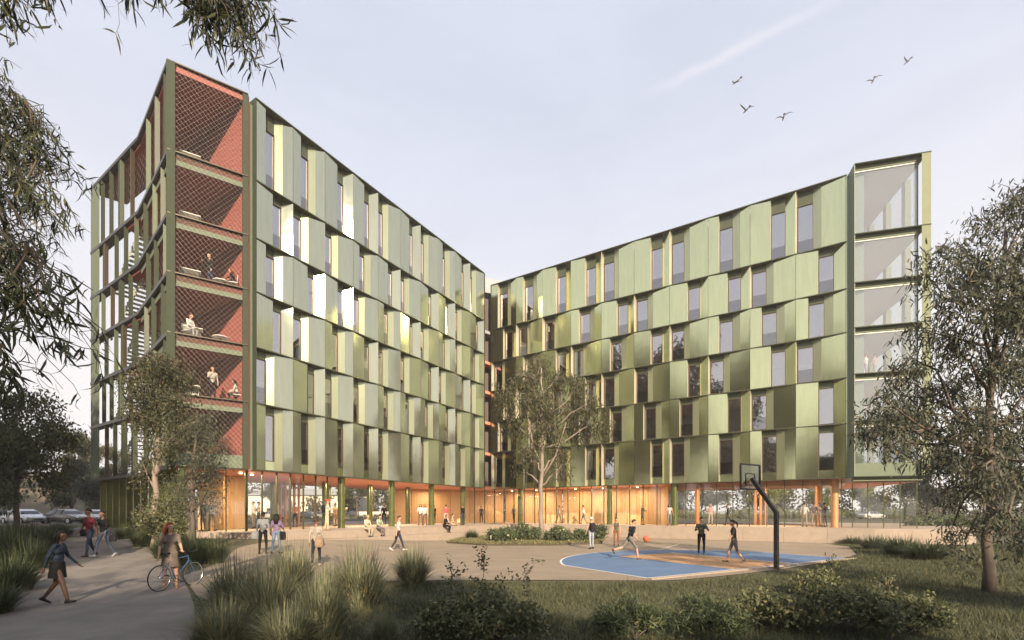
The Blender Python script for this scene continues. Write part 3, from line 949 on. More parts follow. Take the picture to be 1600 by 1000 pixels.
for s in (3.1, 12.35, 17.95):
    column(RF(s, 0.55), 0.25, 'column_green')
for s in (28.9, 28.0):
    column(RF(s, 0.9 if s > 28.5 else 4.6), 0.24, 'column_copper')
for s in (18.8, 24.3, 23.9, 23.5):
    column(RF(s, 5.6), 0.2 if s < 20 else 0.11, 'column_copper')
def glazed(A, B, n, mw=0.05, md=0.12, glass='shop_glass', z0=GZ0, z1=None, mm='mullion', skip=()):
    """run of glass panes with mullions between plan points"""
    z1 = z1 or GZ1 - 0.002
    A, B = np.array(A), np.array(B)
    d = (B - A) / np.linalg.norm(B - A); nn = np.array([d[1], -d[0]])
    L = np.linalg.norm(B - A)
    for i in range(n + 1):
        p = A + d * (L * i / n)
        MB().prism([p - d * mw / 2 - nn * md / 2, p + d * mw / 2 - nn * md / 2, p + d * mw / 2 + nn * md / 2, p - d * mw / 2 + nn * md / 2], z0, z1).build('mullion', mm, bld)
    for i in range(n):
        if i in skip: continue
        a = A + d * (L * i / n + mw / 2 + 0.002); b = A + d * (L * (i + 1) / n - mw / 2 - 0.002)
        MB().prism([a - nn * 0.008, b - nn * 0.008, b + nn * 0.008, a + nn * 0.008], z0 + 0.04, z1 - 0.04).build('glass_pane', glass, bld)
glazed(LF(-0.2, 0.6), LF(6.0, 0.6), 7)
glazed(C1 + np.array([0.35, 0.75]), LF(-0.25, 0.65), 3)
glazed(inn[1] + n12 * 0.3, inn[2] + n12 * 0.25, 6, mw=0.10, md=0.3, mm='column_green')
glazed(inn[2] + n23 * 0.25, inn[3] + n23 * 0.2, 7, mw=0.11, md=0.34, mm='column_green')
glazed(LF(20.4, 0.9), np.array([-1.0, 46.7]) + np.array([0.2, 0.5]), 4)
glazed(np.array([-0.8, 47.25]), RF(29.3, 0.75), 24, mw=0.05)
glazed(RF(29.9, 0.75), EF(EW - 0.5, 0.55), 4, mm='column_green')
def timber_wall(A, B, n, z0=GZ0, z1=None, m='timber'):
    A, B = np.array(A), np.array(B)
    for i in range(n):
        a = A + (B - A) * (i + 0.012) / n; b = A + (B - A) * (i + 0.988) / n
        MB().plate(a, b, -0.06, z0, z1 or GZ1 - 0.02).build('timber_board', m if i % 3 else 'timber_light', bld)
timber_wall(LF(-0.9, 4.6), LF(-0.1, 3.2), 2)
timber_wall(wl_pt(5.0) + np.array([1.2, 2.2]), LF(-0.9, 4.55), 4)
timber_wall(LF(18.4, 8.4), np.array([-0.8, 51.6]), 6)
timber_wall(np.array([-0.7, 51.5]), RF(6.2, 3.6), 8)
timber_wall(RF(6.3, 3.6), RF(16.0, 3.6), 9)
timber_wall(RF(16.05, 3.55), RF(17.3, 1.2), 2)
# copper beam framing the see-through hall
MB().prism([RF(17.6, 0.85), RF(29.0, 0.85), RF(29.0, 1.5), RF(17.6, 1.5)], GZ1 - 0.42, GZ1 - 0.01).build('hall_beam', 'column_copper', bld)
# low timber counters in the corner rooms
for a, b in ((RF(7.2, 2.2), RF(13.4, 2.2)),):
    MB().plate(a, b, -0.7, GZ0, GZ0 + 1.05).build('counter', 'timber_light', bld)
# ceiling lamps in the ground floor rooms, lit
def lamp(p, power, size=1.0):
    z = GZ1 - 0.09
    o = MB().tube([(p[0], p[1], z - 0.03), (p[0], p[1], z + 0.03)], 0.09, n=14).build('ceiling_lamp', 'lamp_glow', bld)
    l = bpy.data.lights.new('lamp_light', 'AREA')
    l.shape = 'DISK'; l.size = size; l.energy = power; l.color = (1.0, 0.74, 0.47)
    lo = bpy.data.objects.new('lamp_light', l); col.objects.link(lo)
    lo.location = (p[0], p[1], z - 0.06)
for p in (C1 + np.array([1.9, 3.2]), LF(1.0, 2.2), LF(20.5, 5.0), np.array([0.0, 49.2]), RF(4.0, 2.2), RF(8.4, 2.0), RF(11.2, 2.0), RF(14.4, 2.0)):
    lamp(p, 95)
for p in (RF(20.0, 3.5), RF(25.0, 3.5), LF(9.0, 4.0), LF(14.0, 4.0)):
    lamp(p, 190)
# ================================================================== PLANTS
def unit(v):
    return v / np.maximum(1e-9, np.linalg.norm(v, axis=-1, keepdims=True))

def leaf_arrays(pos, direc, length, width, r, fold=0.25, bend=0.25, simple=False):
    """Lanceolate leaves: pos (n,3) stem ends, direc (n,3) pointing to the tips."""
    n = len(pos)
    d = unit(direc)
    ref = unit(r.normal(size=(n, 3)))
    side = unit(np.cross(d, ref))
    nrm = np.cross(side, d)
    L = length[:, None]; Wd = width[:, None]
    if simple:
        mid = pos + d * L * 0.42 + nrm * L * bend * 0.18
        tip = pos + d * L
        v = np.stack([pos, mid + side * Wd / 2, tip, mid - side * Wd / 2], 1).reshape(-1, 3)
        b = np.arange(n)[:, None] * 4
        f = np.concatenate([b + np.array([[0, 1, 2]]), b + np.array([[0, 2, 3]])], 1).reshape(-1, 3)
        return v, f
    p1 = pos + d * L * 0.30 + nrm * L * bend * 0.16
    p2 = pos + d * L * 0.66 + nrm * L * bend * 0.16
    tip = pos + d * L - nrm * L * bend * 0.22
    k = nrm * Wd * fold
    v = np.stack([pos, p1 + side * Wd / 2 + k, p1 - side * Wd / 2 + k, p2 + side * Wd * 0.40 + k, p2 - side * Wd * 0.40 + k, tip], 1).reshape(-1, 3)
    b = np.arange(n)[:, None] * 6
    f = np.concatenate([b + np.array([[0, 1, 2]]), b + np.array([[1, 3, 2]]), b + np.array([[2, 3, 4]]), b + np.array([[3, 5, 4]])], 1).reshape(-1, 3)
    return v, f

def crown_leaves(clumps, r, leaf_len, leaf_w, droop=0.8, spray=0.32, per=26, simple=False, streamer=1.0):
    """Leaves in sprays: every clump (centre, radii, sprays) holds many small hanging sprays."""
    P, D = [], []
    twigs = []
    for (c, rad, ns) in clumps:
        c, rad = np.array(c, float), np.array(rad, float)
        u = unit(r.normal(size=(ns, 3)))
        q = u * (r.random((ns, 1)) ** 0.45)
        cen = c + q * rad
        for s in cen:
            k = max(3, int(per * r.uniform(0.5, 1.4)))
            hang = r.random(k) ** 1.3 * spray * 2.2 * streamer
            off = np.clip(r.normal(size=(k, 3)), -1.5, 1.5) * spray * np.array([0.75, 0.75, 0.45])
            off[:, 2] -= hang
            P.append(s + off)
            dd = r.normal(size=(k, 3)) * 0.6
            dd[:, 2] -= droop
            D.append(dd)
            twigs.append((c, s))
    P, D = np.concatenate(P), np.concatenate(D)
    n = len(P)
    ln = leaf_len * r.uniform(0.6, 1.35, n)
    wd = leaf_w * r.uniform(0.7, 1.3, n)
    v, f = leaf_arrays(P, D, ln, wd, r, simple=simple)
    return v, f, twigs, (P, D, ln, wd)

def bent(a, b, k, r, amp):
    """k+1 points from a to b with an irregular bend"""
    a, b = np.array(a, float), np.array(b, float)
    t = np.linspace(0, 1, k + 1)[:, None]
    p = a + (b - a) * t
    w = np.sin(np.pi * t) * r.normal(size=(k + 1, 3)) * amp * np.linalg.norm(b - a)
    return list(p + w)

def tree(name, label, base, trunk, clumps, leafm, barkm, seed, leaf_len=0.16, leaf_w=0.035, trunk_r=0.16, per=26,
         droop=0.8, spray=0.32, twig=True, simple=False, group=None, limb_from=0.45, streamer=1.0, category='tree', tip_r=0.25):
    r = np.random.default_rng(seed)
    base = np.array(base, float)
    t = thing(name, label, category, tuple(base), 0, group)
    trunk = [np.array(p, float) for p in trunk]
    tp = smooth_line(np.array([base - np.array([0, 0, 0.15])] + trunk), 14)
    tp[1:-1] += r.normal(size=(12, 3)) * 0.012 * np.linalg.norm(tp[-1] - tp[0]) * 0.3
    rad = trunk_r * (1 - (1 - tip_r) * np.linspace(0, 1, 14) ** 0.9)
    rad[0] *= 1.35; rad[1] *= 1.08
    MB().tube(tp, rad, n=9).build('trunk', barkm, t, smooth=True)
    v, f, twigs, _ = crown_leaves(clumps, r, leaf_len, leaf_w, droop, spray, per, simple, streamer)
    tw = MB()
    for (c, rd, ns) in clumps:
        c = np.array(c, float)
        # limb leaves the trunk below the clump
        cand = [i for i in range(14) if tp[i][2] < c[2] - 0.15 * np.linalg.norm(c[:2] - tp[i][:2]) and i >= 14 * limb_from]
        i0 = cand[-1] if cand else int(14 * limb_from)
        i0 = max(int(14 * limb_from), i0 - int(r.integers(0, 3)))
        q = bent(tp[min(i0, 13)], c, 5, r, 0.05)
        lr = min(rad[min(i0, 13)] * 0.62, 0.02 + 0.028 * np.linalg.norm(c - tp[min(i0, 13)]) )
        MB().tube(q, np.linspace(lr, lr * 0.3, 6), n=6).build('limb', barkm, t, smooth=True)
    if twig:
        for (c, s) in twigs[::2]:
            tw.tube(bent(c, s, 2, r, 0.10), [0.012, 0.009, 0.005], n=3, cap=False)
        tw.build('twigs', barkm, t, kind='stuff')
    put('crown', np_mesh('crown', v, f, leafm), t, kind='stuff')
    return t

def px_clumps(spec, depth, k, seed, dspread=0.8):
    """clumps given as (px, py, half width px, half height px) around a depth"""
    r = np.random.default_rng(seed)
    out = []
    for (px, py, rx, ry) in spec:
        d = depth + r.uniform(-1, 1) * dspread
        c = W(px, py, d)
        s = d / FPX
        out.append((c, (rx * s, (rx + ry) * 0.5 * s, ry * s), max(3, int(k * rx * ry / 400.0))))
    return out

# --- slender gum beside the path, before the balcony block
d = 20.6
b0 = np.array([*W(241, 845, d)[:2], 0.0]); b0[2] = gz(b0[0], b0[1])
tree('gum_tree', 'slender pale-barked gum tree before the red balconies, its crown over the building corner', b0,
     [W(243, 780, d), W(247, 700, d), W(248, 620, d + .2), W(250, 570, d + .3)],
     px_clumps([(245, 562, 30, 22), (272, 575, 30, 26), (220, 588, 26, 24), (290, 592, 18, 18), (240, 612, 34, 18), (276, 622, 26, 16), (215, 640, 16, 18), (238, 655, 26, 20), (285, 660, 26, 22), (262, 690, 22, 16), (228, 735, 12, 22), (236, 700, 10, 14)], d, 34, 1, 0.7),
     'leaf_gum', 'bark_pale', 21, leaf_len=0.15, leaf_w=0.042, trunk_r=0.155, per=24, limb_from=0.3)
d = 19.4
b1 = np.array([*W(300, 852, d)[:2], 0.0]); b1[2] = gz(b1[0], b1[1])
tree('gum_tree', 'darker grey gum tree with low crown, just right of the slender pale gum', b1,
     [W(300, 800, d), W(302, 740, d), W(306, 690, d), W(308, 650, d)],
     px_clumps([(318, 650, 20, 20), (335, 680, 18, 22), (300, 672, 22, 18), (312, 715, 28, 18), (330, 735, 16, 20), (290, 745, 26, 16), (280, 770, 18, 12), (325, 765, 16, 12)], d, 28, 2, 0.6),
     'leaf_gum_grey', 'bark_dark', 22, leaf_len=0.15, leaf_w=0.032, trunk_r=0.13, per=24, limb_from=0.35)
d = 20.2
b2 = np.array([*W(262, 846, d)[:2], 0.0]); b2[2] = gz(b2[0], b2[1])
tree('shrub', 'bushy broad-leaved shrub with pale stems between the two gum trunks', b2,
     [W(262, 832, d), W(264, 815, d)],
     px_clumps([(222, 800, 14, 16), (250, 790, 16, 20), (275, 785, 18, 18), (238, 815, 18, 14), (285, 810, 12, 14), (262, 808, 18, 12)], d, 26, 3, 0.5),
     'leaf_shrub', 'bark_pale', 23, leaf_len=0.12, leaf_w=0.06, trunk_r=0.06, per=22, droop=0.1, spray=0.22, limb_from=0.1, category='shrub')

# --- weeping gum in the planting bed
d = 34.5
bc = np.array([*W(845, 838, d)[:2], 0.15])
tree('weeping_gum', 'tall airy weeping gum in the planting bed at the inner corner', bc,
     [W(845, 780, d), W(847, 715, d), W(848, 660, d), W(846, 600, d), W(846, 575, d)],
     px_clumps([(845, 562, 20, 14), (822, 585, 26, 20), (872, 590, 26, 18), (792, 612, 20, 18), (905, 600, 18, 20), (840, 620, 34, 24), (890, 632, 28, 20), (925, 628, 16, 18), (800, 655, 22, 22), (850, 665, 34, 22), (905, 665, 26, 18), (942, 660, 16, 12), (822, 700, 18, 14), (872, 700, 20, 14), (812, 720, 12, 10), (878, 728, 14, 8)], d, 34, 4, 1.6),
     'leaf_weep', 'bark_pale', 24, leaf_len=0.30, leaf_w=0.06, trunk_r=0.20, per=22, spray=0.34, droop=1.3, streamer=1.5, limb_from=0.3)
# pair of long ascending limbs of the weeping gum
wg = [o for o in bpy.data.objects if o.name.startswith('weeping_gum')][0]
for a, b_, c in (((849, 745), (868, 712), (885, 660)), ((848, 730), (834, 700), (822, 640))):
    MB().tube([W(*a, d), W(*b_, d), W(*c, d - .4)], [0.09, 0.06, 0.03], n=7).build('limb', 'bark_pale', wg, smooth=True)

# --- big gum on the right
d = 12.0
br = np.array([*W(1545, 925, d)[:2], 0.0]); br[2] = gz(br[0], br[1])
tree('large_gum', 'large dense gum tree with drooping grey-green leaves at the right edge', br,
     [W(1545, 860, d), W(1546, 760, d), W(1542, 660, d), W(1552, 560, d), W(1565, 450, d), W(1572, 360, d)],
     px_clumps([(1585, 310, 36, 36), (1545, 345, 30, 26), (1505, 385, 26, 16), (1590, 400, 50, 40), (1530, 410, 46, 34), (1465, 392, 24, 26), (1448, 430, 18, 26), (1498, 455, 38, 30), (1560, 480, 50, 40), (1620, 470, 40, 50),
                (1440, 512, 26, 24), (1490, 530, 44, 32), (1550, 560, 50, 40), (1610, 570, 50, 50), (1475, 600, 50, 30), (1405, 592, 26, 16), (1395, 640, 34, 26), (1360, 655, 20, 26), (1440, 655, 44, 30), (1510, 650, 50, 40), (1580, 660, 50, 40),
                (1400, 690, 28, 16), (1465, 715, 40, 28), (1530, 730, 44, 34), (1590, 740, 44, 40), (1480, 765, 34, 18), (1560, 800, 34, 26), (1490, 820, 24, 24), (1510, 860, 26, 18), (1595, 830, 24, 24), (1640, 350, 40, 44), (1655, 430, 40, 44), (1660, 540, 44, 50), (1650, 640, 40, 44), (1640, 730, 40, 44), (1620, 300, 34, 30), (1605, 500, 44, 44), (1425, 560, 30, 20), (1375, 620, 26, 18), (1420, 620, 34, 22)], d, 9.2, 5, 1.6),
     'leaf_gum_grey', 'bark_dark', 25, leaf_len=0.185, leaf_w=0.032, trunk_r=0.125, per=24, spray=0.22, droop=0.9, limb_from=0.4, tip_r=0.3)

# --- near gum whose branches hang into the left of the picture
r = np.random.default_rng(31)
ng = thing('overhanging_gum', 'near gum tree whose long dark leaves hang into the upper left corner', 'tree', (-7.2, 1.4, gz(-7.2, 1.4)))
tp = smooth_line([(-7.2, 1.4, -0.2), (-7.0, 1.6, 3.0), (-6.4, 2.0, 6.2), (-5.6, 2.4, 8.6)], 14)
MB().tube(tp, np.linspace(0.26, 0.10, 14), n=10).build('trunk', 'bark_dark', ng, smooth=True)
sprays = []
def hang(px, py, dd, n, sp=0.26):
    sprays.append((W(px, py, dd), n, sp))
for (px, py, n) in [(300, -20, 60), (340, -12, 60), (275, -5, 26), (385, -10, 56), (330, 30, 46), (365, 25, 60), (400, 30, 50), (305, 20, 26), (255, 25, 10), (350, 62, 30), (390, 65, 34), (408, 92, 14), (415, 55, 16), (180, -25, 20), (60, -15, 44), (20, -10, 50), (100, -25, 24), (70, 0, 16), (30, 20, 20), (5, 35, 30)]:
    hang(px, py, 4.4 + r.uniform(-.5, .6), n, 0.115)
for (px, py, n) in [(0, 120, 40), (20, 170, 70), (50, 190, 60), (0, 210, 80), (35, 225, 90), (75, 215, 50), (95, 240, 34), (10, 265, 90), (50, 265, 90), (85, 270, 50), (108, 285, 20), (20, 310, 90), (60, 315, 70), (95, 318, 26), (0, 350, 70), (35, 360, 70), (75, 365, 34), (10, 400, 60), (45, 410, 46), (100, 345, 12), (-30, 250, 90), (-30, 330, 90), (-40, 400, 80)]:
    hang(px, py, 5.6 + r.uniform(-.8, .9), int(n * 0.9), 0.17)
for (px, py, n) in [(25, 470, 40), (70, 470, 30), (110, 480, 22), (50, 515, 30), (90, 530, 26), (20, 540, 30), (120, 530, 12), (60, 570, 22), (100, 575, 16), (10, 430, 40), (70, 430, 24), (100, 440, 14), (130, 500, 7), (15, 590, 22), (45, 610, 12), (-20, 500, 40), (-20, 570, 30)]:
    hang(px, py, 3.5 + r.uniform(-.3, .4), int(n * 0.8), 0.13)
P, D, LN_, WD = [], [], [], []
tw = MB()
for (c, n, sp) in sprays:
    top = c + np.array([-0.25, -0.1, 0.45]) * r.uniform(0.7, 1.3)
    n = int(n * 2.9)
    k = max(3, n // 13)
    for j in range(k):          # each spray: a few drooping twigs bearing leaves on both sides
        e = c + r.normal(size=3) * sp * np.array([1.2, 1.0, 0.9])
        line = bent(top, e - np.array([0, 0, sp * 0.6]), 5, r, 0.09)
        tw.tube(line, np.linspace(0.006, 0.002, 6), n=3, cap=False)
        m = int(round(n / k))
        for q in range(m):
            t_ = r.uniform(0.25, 1.0) * 5
            i0 = min(4, int(t_)); p = line[i0] + (line[i0 + 1] - line[i0]) * (t_ - i0)
            P.append(p); dd = r.normal(size=3) * 0.62; dd[2] -= 0.95
            D.append(dd); LN_.append(r.uniform(0.10, 0.21)); WD.append(r.uniform(0.012, 0.022))
tw.build('twigs', 'bark_dark', ng, kind='stuff')
P, D, LN_, WD = np.array(P), np.array(D), np.array(LN_), np.array(WD)
ux = CX + FPX * P[:, 0] / P[:, 1]; uy = HZ - FPX * (P[:, 2] - EYE) / P[:, 1]
size = np.where((ux > 2) & (ux < 460) & (uy > 2) & (uy < 700), LN_ / P[:, 1], 0)
order = np.argsort(-size)
single, rest = order[:290], order[290:]
v, f = leaf_arrays(P[rest], D[rest], LN_[rest], WD[rest], r)
put('crown', np_mesh('crown', v, f, 'leaf_near'), ng, kind='stuff')
lv, lf_ = leaf_arrays(np.zeros((6, 3)), np.tile([[0, 0, -1.0]], (6, 1)), np.full(6, 0.17), np.full(6, 0.017), r, bend=0.5)
leaf_me = []
for q in range(6):
    leaf_me.append(np_mesh('leaf', lv[q * 6:q * 6 + 6], lf_[q * 4:q * 4 + 4] - q * 6, 'leaf_near'))
base = Vector(ng.location)
for q, i in enumerate(single):
    o = put('leaf', leaf_me[q % 6], ng, local=True)
    o.location = Vector(P[i]) - base
    o.rotation_euler = Vector((0, 0, -1)).rotation_difference(Vector(unit(D[i]))).to_euler()
    s_ = LN_[i] / 0.17
    o.scale = (s_, s_, s_)
# upper crown of that tree, above and behind the frame
cl = [((-6.8 + r.uniform(-1.6, 1.6), 0.2 + r.uniform(-2, 1.6), 7.6 + r.uniform(-1.2, 1.8)), (1.1, 1.1, 0.8), 18) for _ in range(8)]
v, f, tws, _ = crown_leaves(cl, r, 0.18, 0.03, per=22)
put('crown', np_mesh('crown', v, f, 'leaf_near'), ng, kind='stuff')
for (c, _, _) in cl:
    MB().tube(bent(tp[9], c, 4, r, 0.05), np.linspace(0.06, 0.015, 5), n=5).build('limb', 'bark_dark', ng, smooth=True)

# --- trees behind the viewpoint: they shade the foreground and show in the glass
def big_tree(seed, H, leafm, n=16, lw=0.14, ll=0.36):
    r = np.random.default_rng(seed)
    cl = []
    for i in range(n):
        h = H * r.uniform(0.36, 0.96)
        w = H * 0.26 * math.sin(math.pi * min(1, (h / H - 0.22) / 0.9)) + 0.4
        a = r.uniform(0, 6.28)
        cl.append(((w * math.cos(a) * r.uniform(0.2, 1), w * math.sin(a) * r.uniform(0.2, 1), h), (H * 0.11, H * 0.11, H * 0.085), 44))
    return cl
protos = []
BACK = [(-30, -26, 18), (-19, -21, 17), (-9.5, -17, 15.5), (-1.5, -24, 19), (6.5, -19, 13.5), (14, -27, 18), (23, -23, 15), (33, -28, 19), (44, -24, 17), (-42, -22, 18), (-11.5, -7.0, 16), (-5.0, -11, 12.5), (17, -11, 12.0), (3.0, -10.0, 11.5), (10, -13, 12.5), (-19, -3, 24), (-27, 1, 36), (25, -8, 13),
        (-35, 10, 36), (-45, 18, 36), (-36, -6, 38), (-50, 4, 38), (-60, 16, 28), (-46, -14, 38), (-28, -15, 31), (-62, 30, 26)]
for i, (x, y, H) in enumerate(BACK):
    if i < 3:
        cl = big_tree(50 + i, 15.0, 'leaf_dark')
        t = tree('shade_tree', 'tall leafy tree behind the viewpoint, seen only as shade and reflection', (0, 0, 0), [(0.1, 0, 5), (0, .2, 9), (0.1, 0, 13)], cl, 'leaf_dark', 'bark_dark', 60 + i,
                 leaf_len=0.36, leaf_w=0.13, trunk_r=0.26, per=20, spray=0.55, twig=False, simple=True, group='shade trees behind the viewpoint', limb_from=0.3)
        protos.append(t)
    else:
        t = copy_tree(protos[i % 3])
    t.location = (x, y, 0)
    t.scale = (H / 15.0,) * 3
    t.rotation_euler = (0, 0, i * 1.3)

# --- background trees: left by the street, on the hill, behind the right wing and seen through the undercroft
def bg_tree(name, label, x, y, H, seed, leafm, barkm='bark_dark', group=None, low=0.25, wide=0.30, ll=0.34, lw=0.14, n=14, ns=36):
    r = np.random.default_rng(seed)
    zb = hill_z(x, y) if (y > 62 and x < 8) else surf(x, y)
    cl = []
    for i in range(n):
        h = H * r.uniform(low + 0.08, 0.95)
        w = H * wide * math.sin(math.pi * min(1, max(0.05, (h / H - low + 0.12) / (1.16 - low)))) + 0.3
        a = r.uniform(0, 6.28)
        cl.append(((x + w * math.cos(a) * r.uniform(0.2, 1), y + w * math.sin(a) * r.uniform(0.2, 1), zb + h), (H * 0.11, H * 0.11, H * 0.085), ns))
    return tree(name, label, (x, y, zb), [(x + 0.1, y, zb + H * 0.35), (x, y + 0.1, zb + H * 0.6), (x, y, zb + H * 0.85)], cl, leafm, barkm, seed + 100, leaf_len=ll, leaf_w=lw,
                trunk_r=0.018 * H, per=19, spray=0.40, twig=False, simple=True, group=group, limb_from=0.3)
bg_tree('street_tree', 'dark leafy tree with trunk rising from the left grass bank', -25.8, 24.5, 8.2, 71, 'leaf_street', low=0.2, n=16, ll=0.24, lw=0.09, ns=34)
for i, (x, y, H, m, lab) in enumerate([
        (-40, 36, 9.0, 'leaf_street', 'dark spreading tree at the left edge behind the grass bank'),
        (-58, 62, 8.5, 'leaf_street', 'dark rounded tree across the street behind the dark sedan'),
        (-65, 61, 10, 'leaf_hill', 'olive tree across the street at the far left edge'),
        (-52.5, 60, 7.5, 'leaf_street', 'dark tree across the street beside the building corner'),
        (-76, 72, 11, 'leaf_hill', 'olive tree on the brown slope, farthest left'),
        (-69, 75, 9, 'leaf_hill', 'olive tree high on the brown slope above the sedan'),
        (-66, 78, 9, 'leaf_hill', 'olive tree on the slope just left of the balcony block'),
        (-84, 92, 10, 'leaf_hill', 'tree on top of the brown slope at left')]):
    bg_tree('slope_tree', lab, x, y, H, 80 + i, m, group='trees across the street on the left')
for i, (x, y, H, m, lab) in enumerate([
        (-47, 95, 9, 'leaf_gum', 'gum tree seen through the left glass bays of the undercroft'),
        (-31, 94, 9.5, 'leaf_street', 'dark tree seen through the undercroft behind the first green column'),
        (-21, 96, 9, 'leaf_gum', 'tree seen through the undercroft between the middle columns'),
        (-13, 96, 10, 'leaf_street', 'tree seen through the undercroft left of the timber wall')]):
    bg_tree('garden_tree', lab, x, y, H, 95 + i, m, group='trees behind the undercroft', ll=0.34, lw=0.13, low=0.35)
for i, (x, y, H, m, lab) in enumerate([
        (34, 100, 10, 'leaf_gum', 'grey gum seen through the hall glass behind the left copper column'),
        (43, 99, 10.5, 'leaf_gum_grey', 'gum tree seen through the hall glass behind the hoop'),
        (52, 98, 11, 'leaf_bright', 'bright green tree seen through the hall glass near the copper column'),
        (62, 95, 10, 'leaf_bright', 'bright green tree seen through the hall glass by the group of four'),
        (69, 93, 11, 'leaf_bright', 'bright green tree behind the glazed end bays'),
        (58, 66, 10.5, 'leaf_street', 'dark tree right of the glazed block behind the large gum'),
        (60, 58, 11, 'leaf_street', 'dark tree at the right edge behind the large gum'),
        (78, 86, 14, 'leaf_hill', 'taller tree behind the glazed block corner'),
        (74, 74, 13, 'leaf_street', 'far dark tree at the right edge')]):
    bg_tree('garden_tree', lab, x, y, H, 110 + i, m, group='trees behind the right wing', ll=0.36, lw=0.14)

# --- far wood along the horizon, one mass
r = np.random.default_rng(140)
cl = []
for i in range(150):
    x = -190 + i * 2.9 + r.uniform(-2, 2)
    y = 105 + r.uniform(-8, 14)
    h = 3.2 + 4.2 * abs(math.sin(i * 0.37)) + r.uniform(0, 2.5)
    for q in range(3):
        cl.append(((x + r.uniform(-1.5, 1.5), y, 0.8 + h * (0.25 + 0.33 * q)), (2.4, 1.6, h * 0.22), 14))
v, f, _, _ = crown_leaves(cl, r, 0.8, 0.45, 0.3, 0.8, 10, True)
put('far_wood', np_mesh('far_wood', v, f, 'leaf_hill'), None, kind='stuff', label='far belt of trees along the horizon', category='wood')
def hedge(label, A, B, h, w, seed, m, n=26, zb=None):
    r = np.random.default_rng(seed)
    A, B = np.array(A, float), np.array(B, float)
    z0 = surf(*((A + B) / 2)) if zb is None else zb
    t = thing('hedge', label, 'hedge', (A[0], A[1], z0))
    cl = []
    for i in range(n):
        p = A + (B - A) * (i + 0.5) / n
        cl.append(((p[0] + r.uniform(-.3, .3), p[1] + r.uniform(-.3, .3), z0 + h * r.uniform(0.42, 0.62)), (np.linalg.norm(B - A) / n * 0.9, w, h * 0.42), 46))
        if i % 2 == 0:
            MB().tube([(p[0], p[1], z0 - 0.1), (p[0], p[1], z0 + h * 0.6)], [0.05, 0.02], n=5).build('stem', 'bark_dark', t)
    v, f, _, _ = crown_leaves(cl, r, 0.22, 0.10, 0.2, 0.22, 12, True)
    put('foliage', np_mesh('foliage', v, f, m), t, kind='stuff')
hedge('low hedge behind the hall glass, in the garden', (26, 99), (78, 92), 2.4, 1.0, 150, 'leaf_bright', 34, 0.9)
hedge('dark hedge before the beige wall, seen through the undercroft', (-55, 97.5), (-6, 97.5), 1.2, 0.6, 151, 'leaf_street', 30, 0.9)
hedge('hedge at the right edge beyond the glazed block', (32, 38), (52, 34), 1.5, 0.8, 152, 'leaf_hedge', 20, 0.7)

# --- grass tussocks
def tussock_mesh(name, seed, n, H, spread, m, w=0.012, seg=4):
    r = np.random.default_rng(seed)
    a = r.uniform(0, 2 * np.pi, n)
    rad = spread * 0.22 * np.sqrt(r.random(n))
    lean = r.random(n) ** 0.8 * 1.0
    h = H * r.uniform(0.55, 1.1, n) * (1 - 0.25 * lean)
    az = a + r.normal(0, 0.5, n)
    out = np.stack([np.cos(az), np.sin(az), np.zeros(n)], 1)
    side = np.stack([-np.sin(az), np.cos(az), np.zeros(n)], 1)
    b = np.stack([np.cos(a) * rad, np.sin(a) * rad, np.zeros(n)], 1)
    V, F = [], []
    ts = np.linspace(0, 1, seg + 1)
    for i, t in enumerate(ts):
        z = h * (t - 0.42 * lean * t ** 2.4)
        x = spread * 0.62 * lean * t ** 1.6
        c = b + out * x[:, None]
        c[:, 2] = z
        ww = (w * (1 - t ** 1.5) + 0.0015)
        V += [c - side * ww / 2, c + side * ww / 2]
    V = np.stack(V, 1).reshape(-1, 3)
    k = 2 * (seg + 1)
    o = np.arange(n)[:, None] * k
    F = np.concatenate([o + np.array([[2 * i, 2 * i + 1, 2 * i + 3, 2 * i + 2]]) for i in range(seg)], 0)
    return np_mesh(name, V, F, m)
tus = [tussock_mesh('grass_tussock', 200 + i, 950, 1.0, 1.0, 'blade_tussock', w=0.018) for i in range(3)]
lom = [tussock_mesh('grass_tussock', 210 + i, 620, 1.0, 1.0, 'blade_lomandra', w=0.022) for i in range(3)]
def tussock(px, py, wpx, hpx, label, meshes=tus, k=0, group='grass tussocks in the foreground bed', z=None):
    p = ground_at(px, py, z)
    s = p[1] / FPX
    o = put('grass_tussock', meshes[k % 3], None, (p[0], p[1], p[2] - 0.04), label=label, category='grass', group=group)
    o.scale = (wpx * s / 1.22, wpx * s / 1.22, hpx * s / 0.74)
    o.rotation_euler = (0, 0, k * 1.1)
    return o
for k, (px, py, w, h, lab) in enumerate([
        (368, 972, 130, 92, 'dark green tussock at the path edge, leftmost of the foreground tussocks'),
        (458, 930, 105, 72, 'upright tussock behind, below the two women seen from behind'),
        (420, 985, 130, 104, 'broad pale tussock in the front row, second from the path'),
        (505, 995, 120, 92, 'pale tussock in the front row right of the broad one'),
        (515, 935, 70, 52, 'small tussock between the two taller rear tussocks'),
        (563, 952, 120, 92, 'largest round tussock with dark soil below it, centre of the group'),
        (645, 915, 88, 56, 'rear right tussock standing apart before the plaza'),
        (350, 1010, 130, 70, 'tussock cut by the bottom edge beside the path'),
        (600, 1005, 60, 50, 'low tussock at the bottom edge below the largest one'),
        (450, 1015, 120, 70, 'pale tussock cut by the bottom edge, under the broad one')]):
    tussock(px, py, w, h, lab, tus, k, z=0.0)
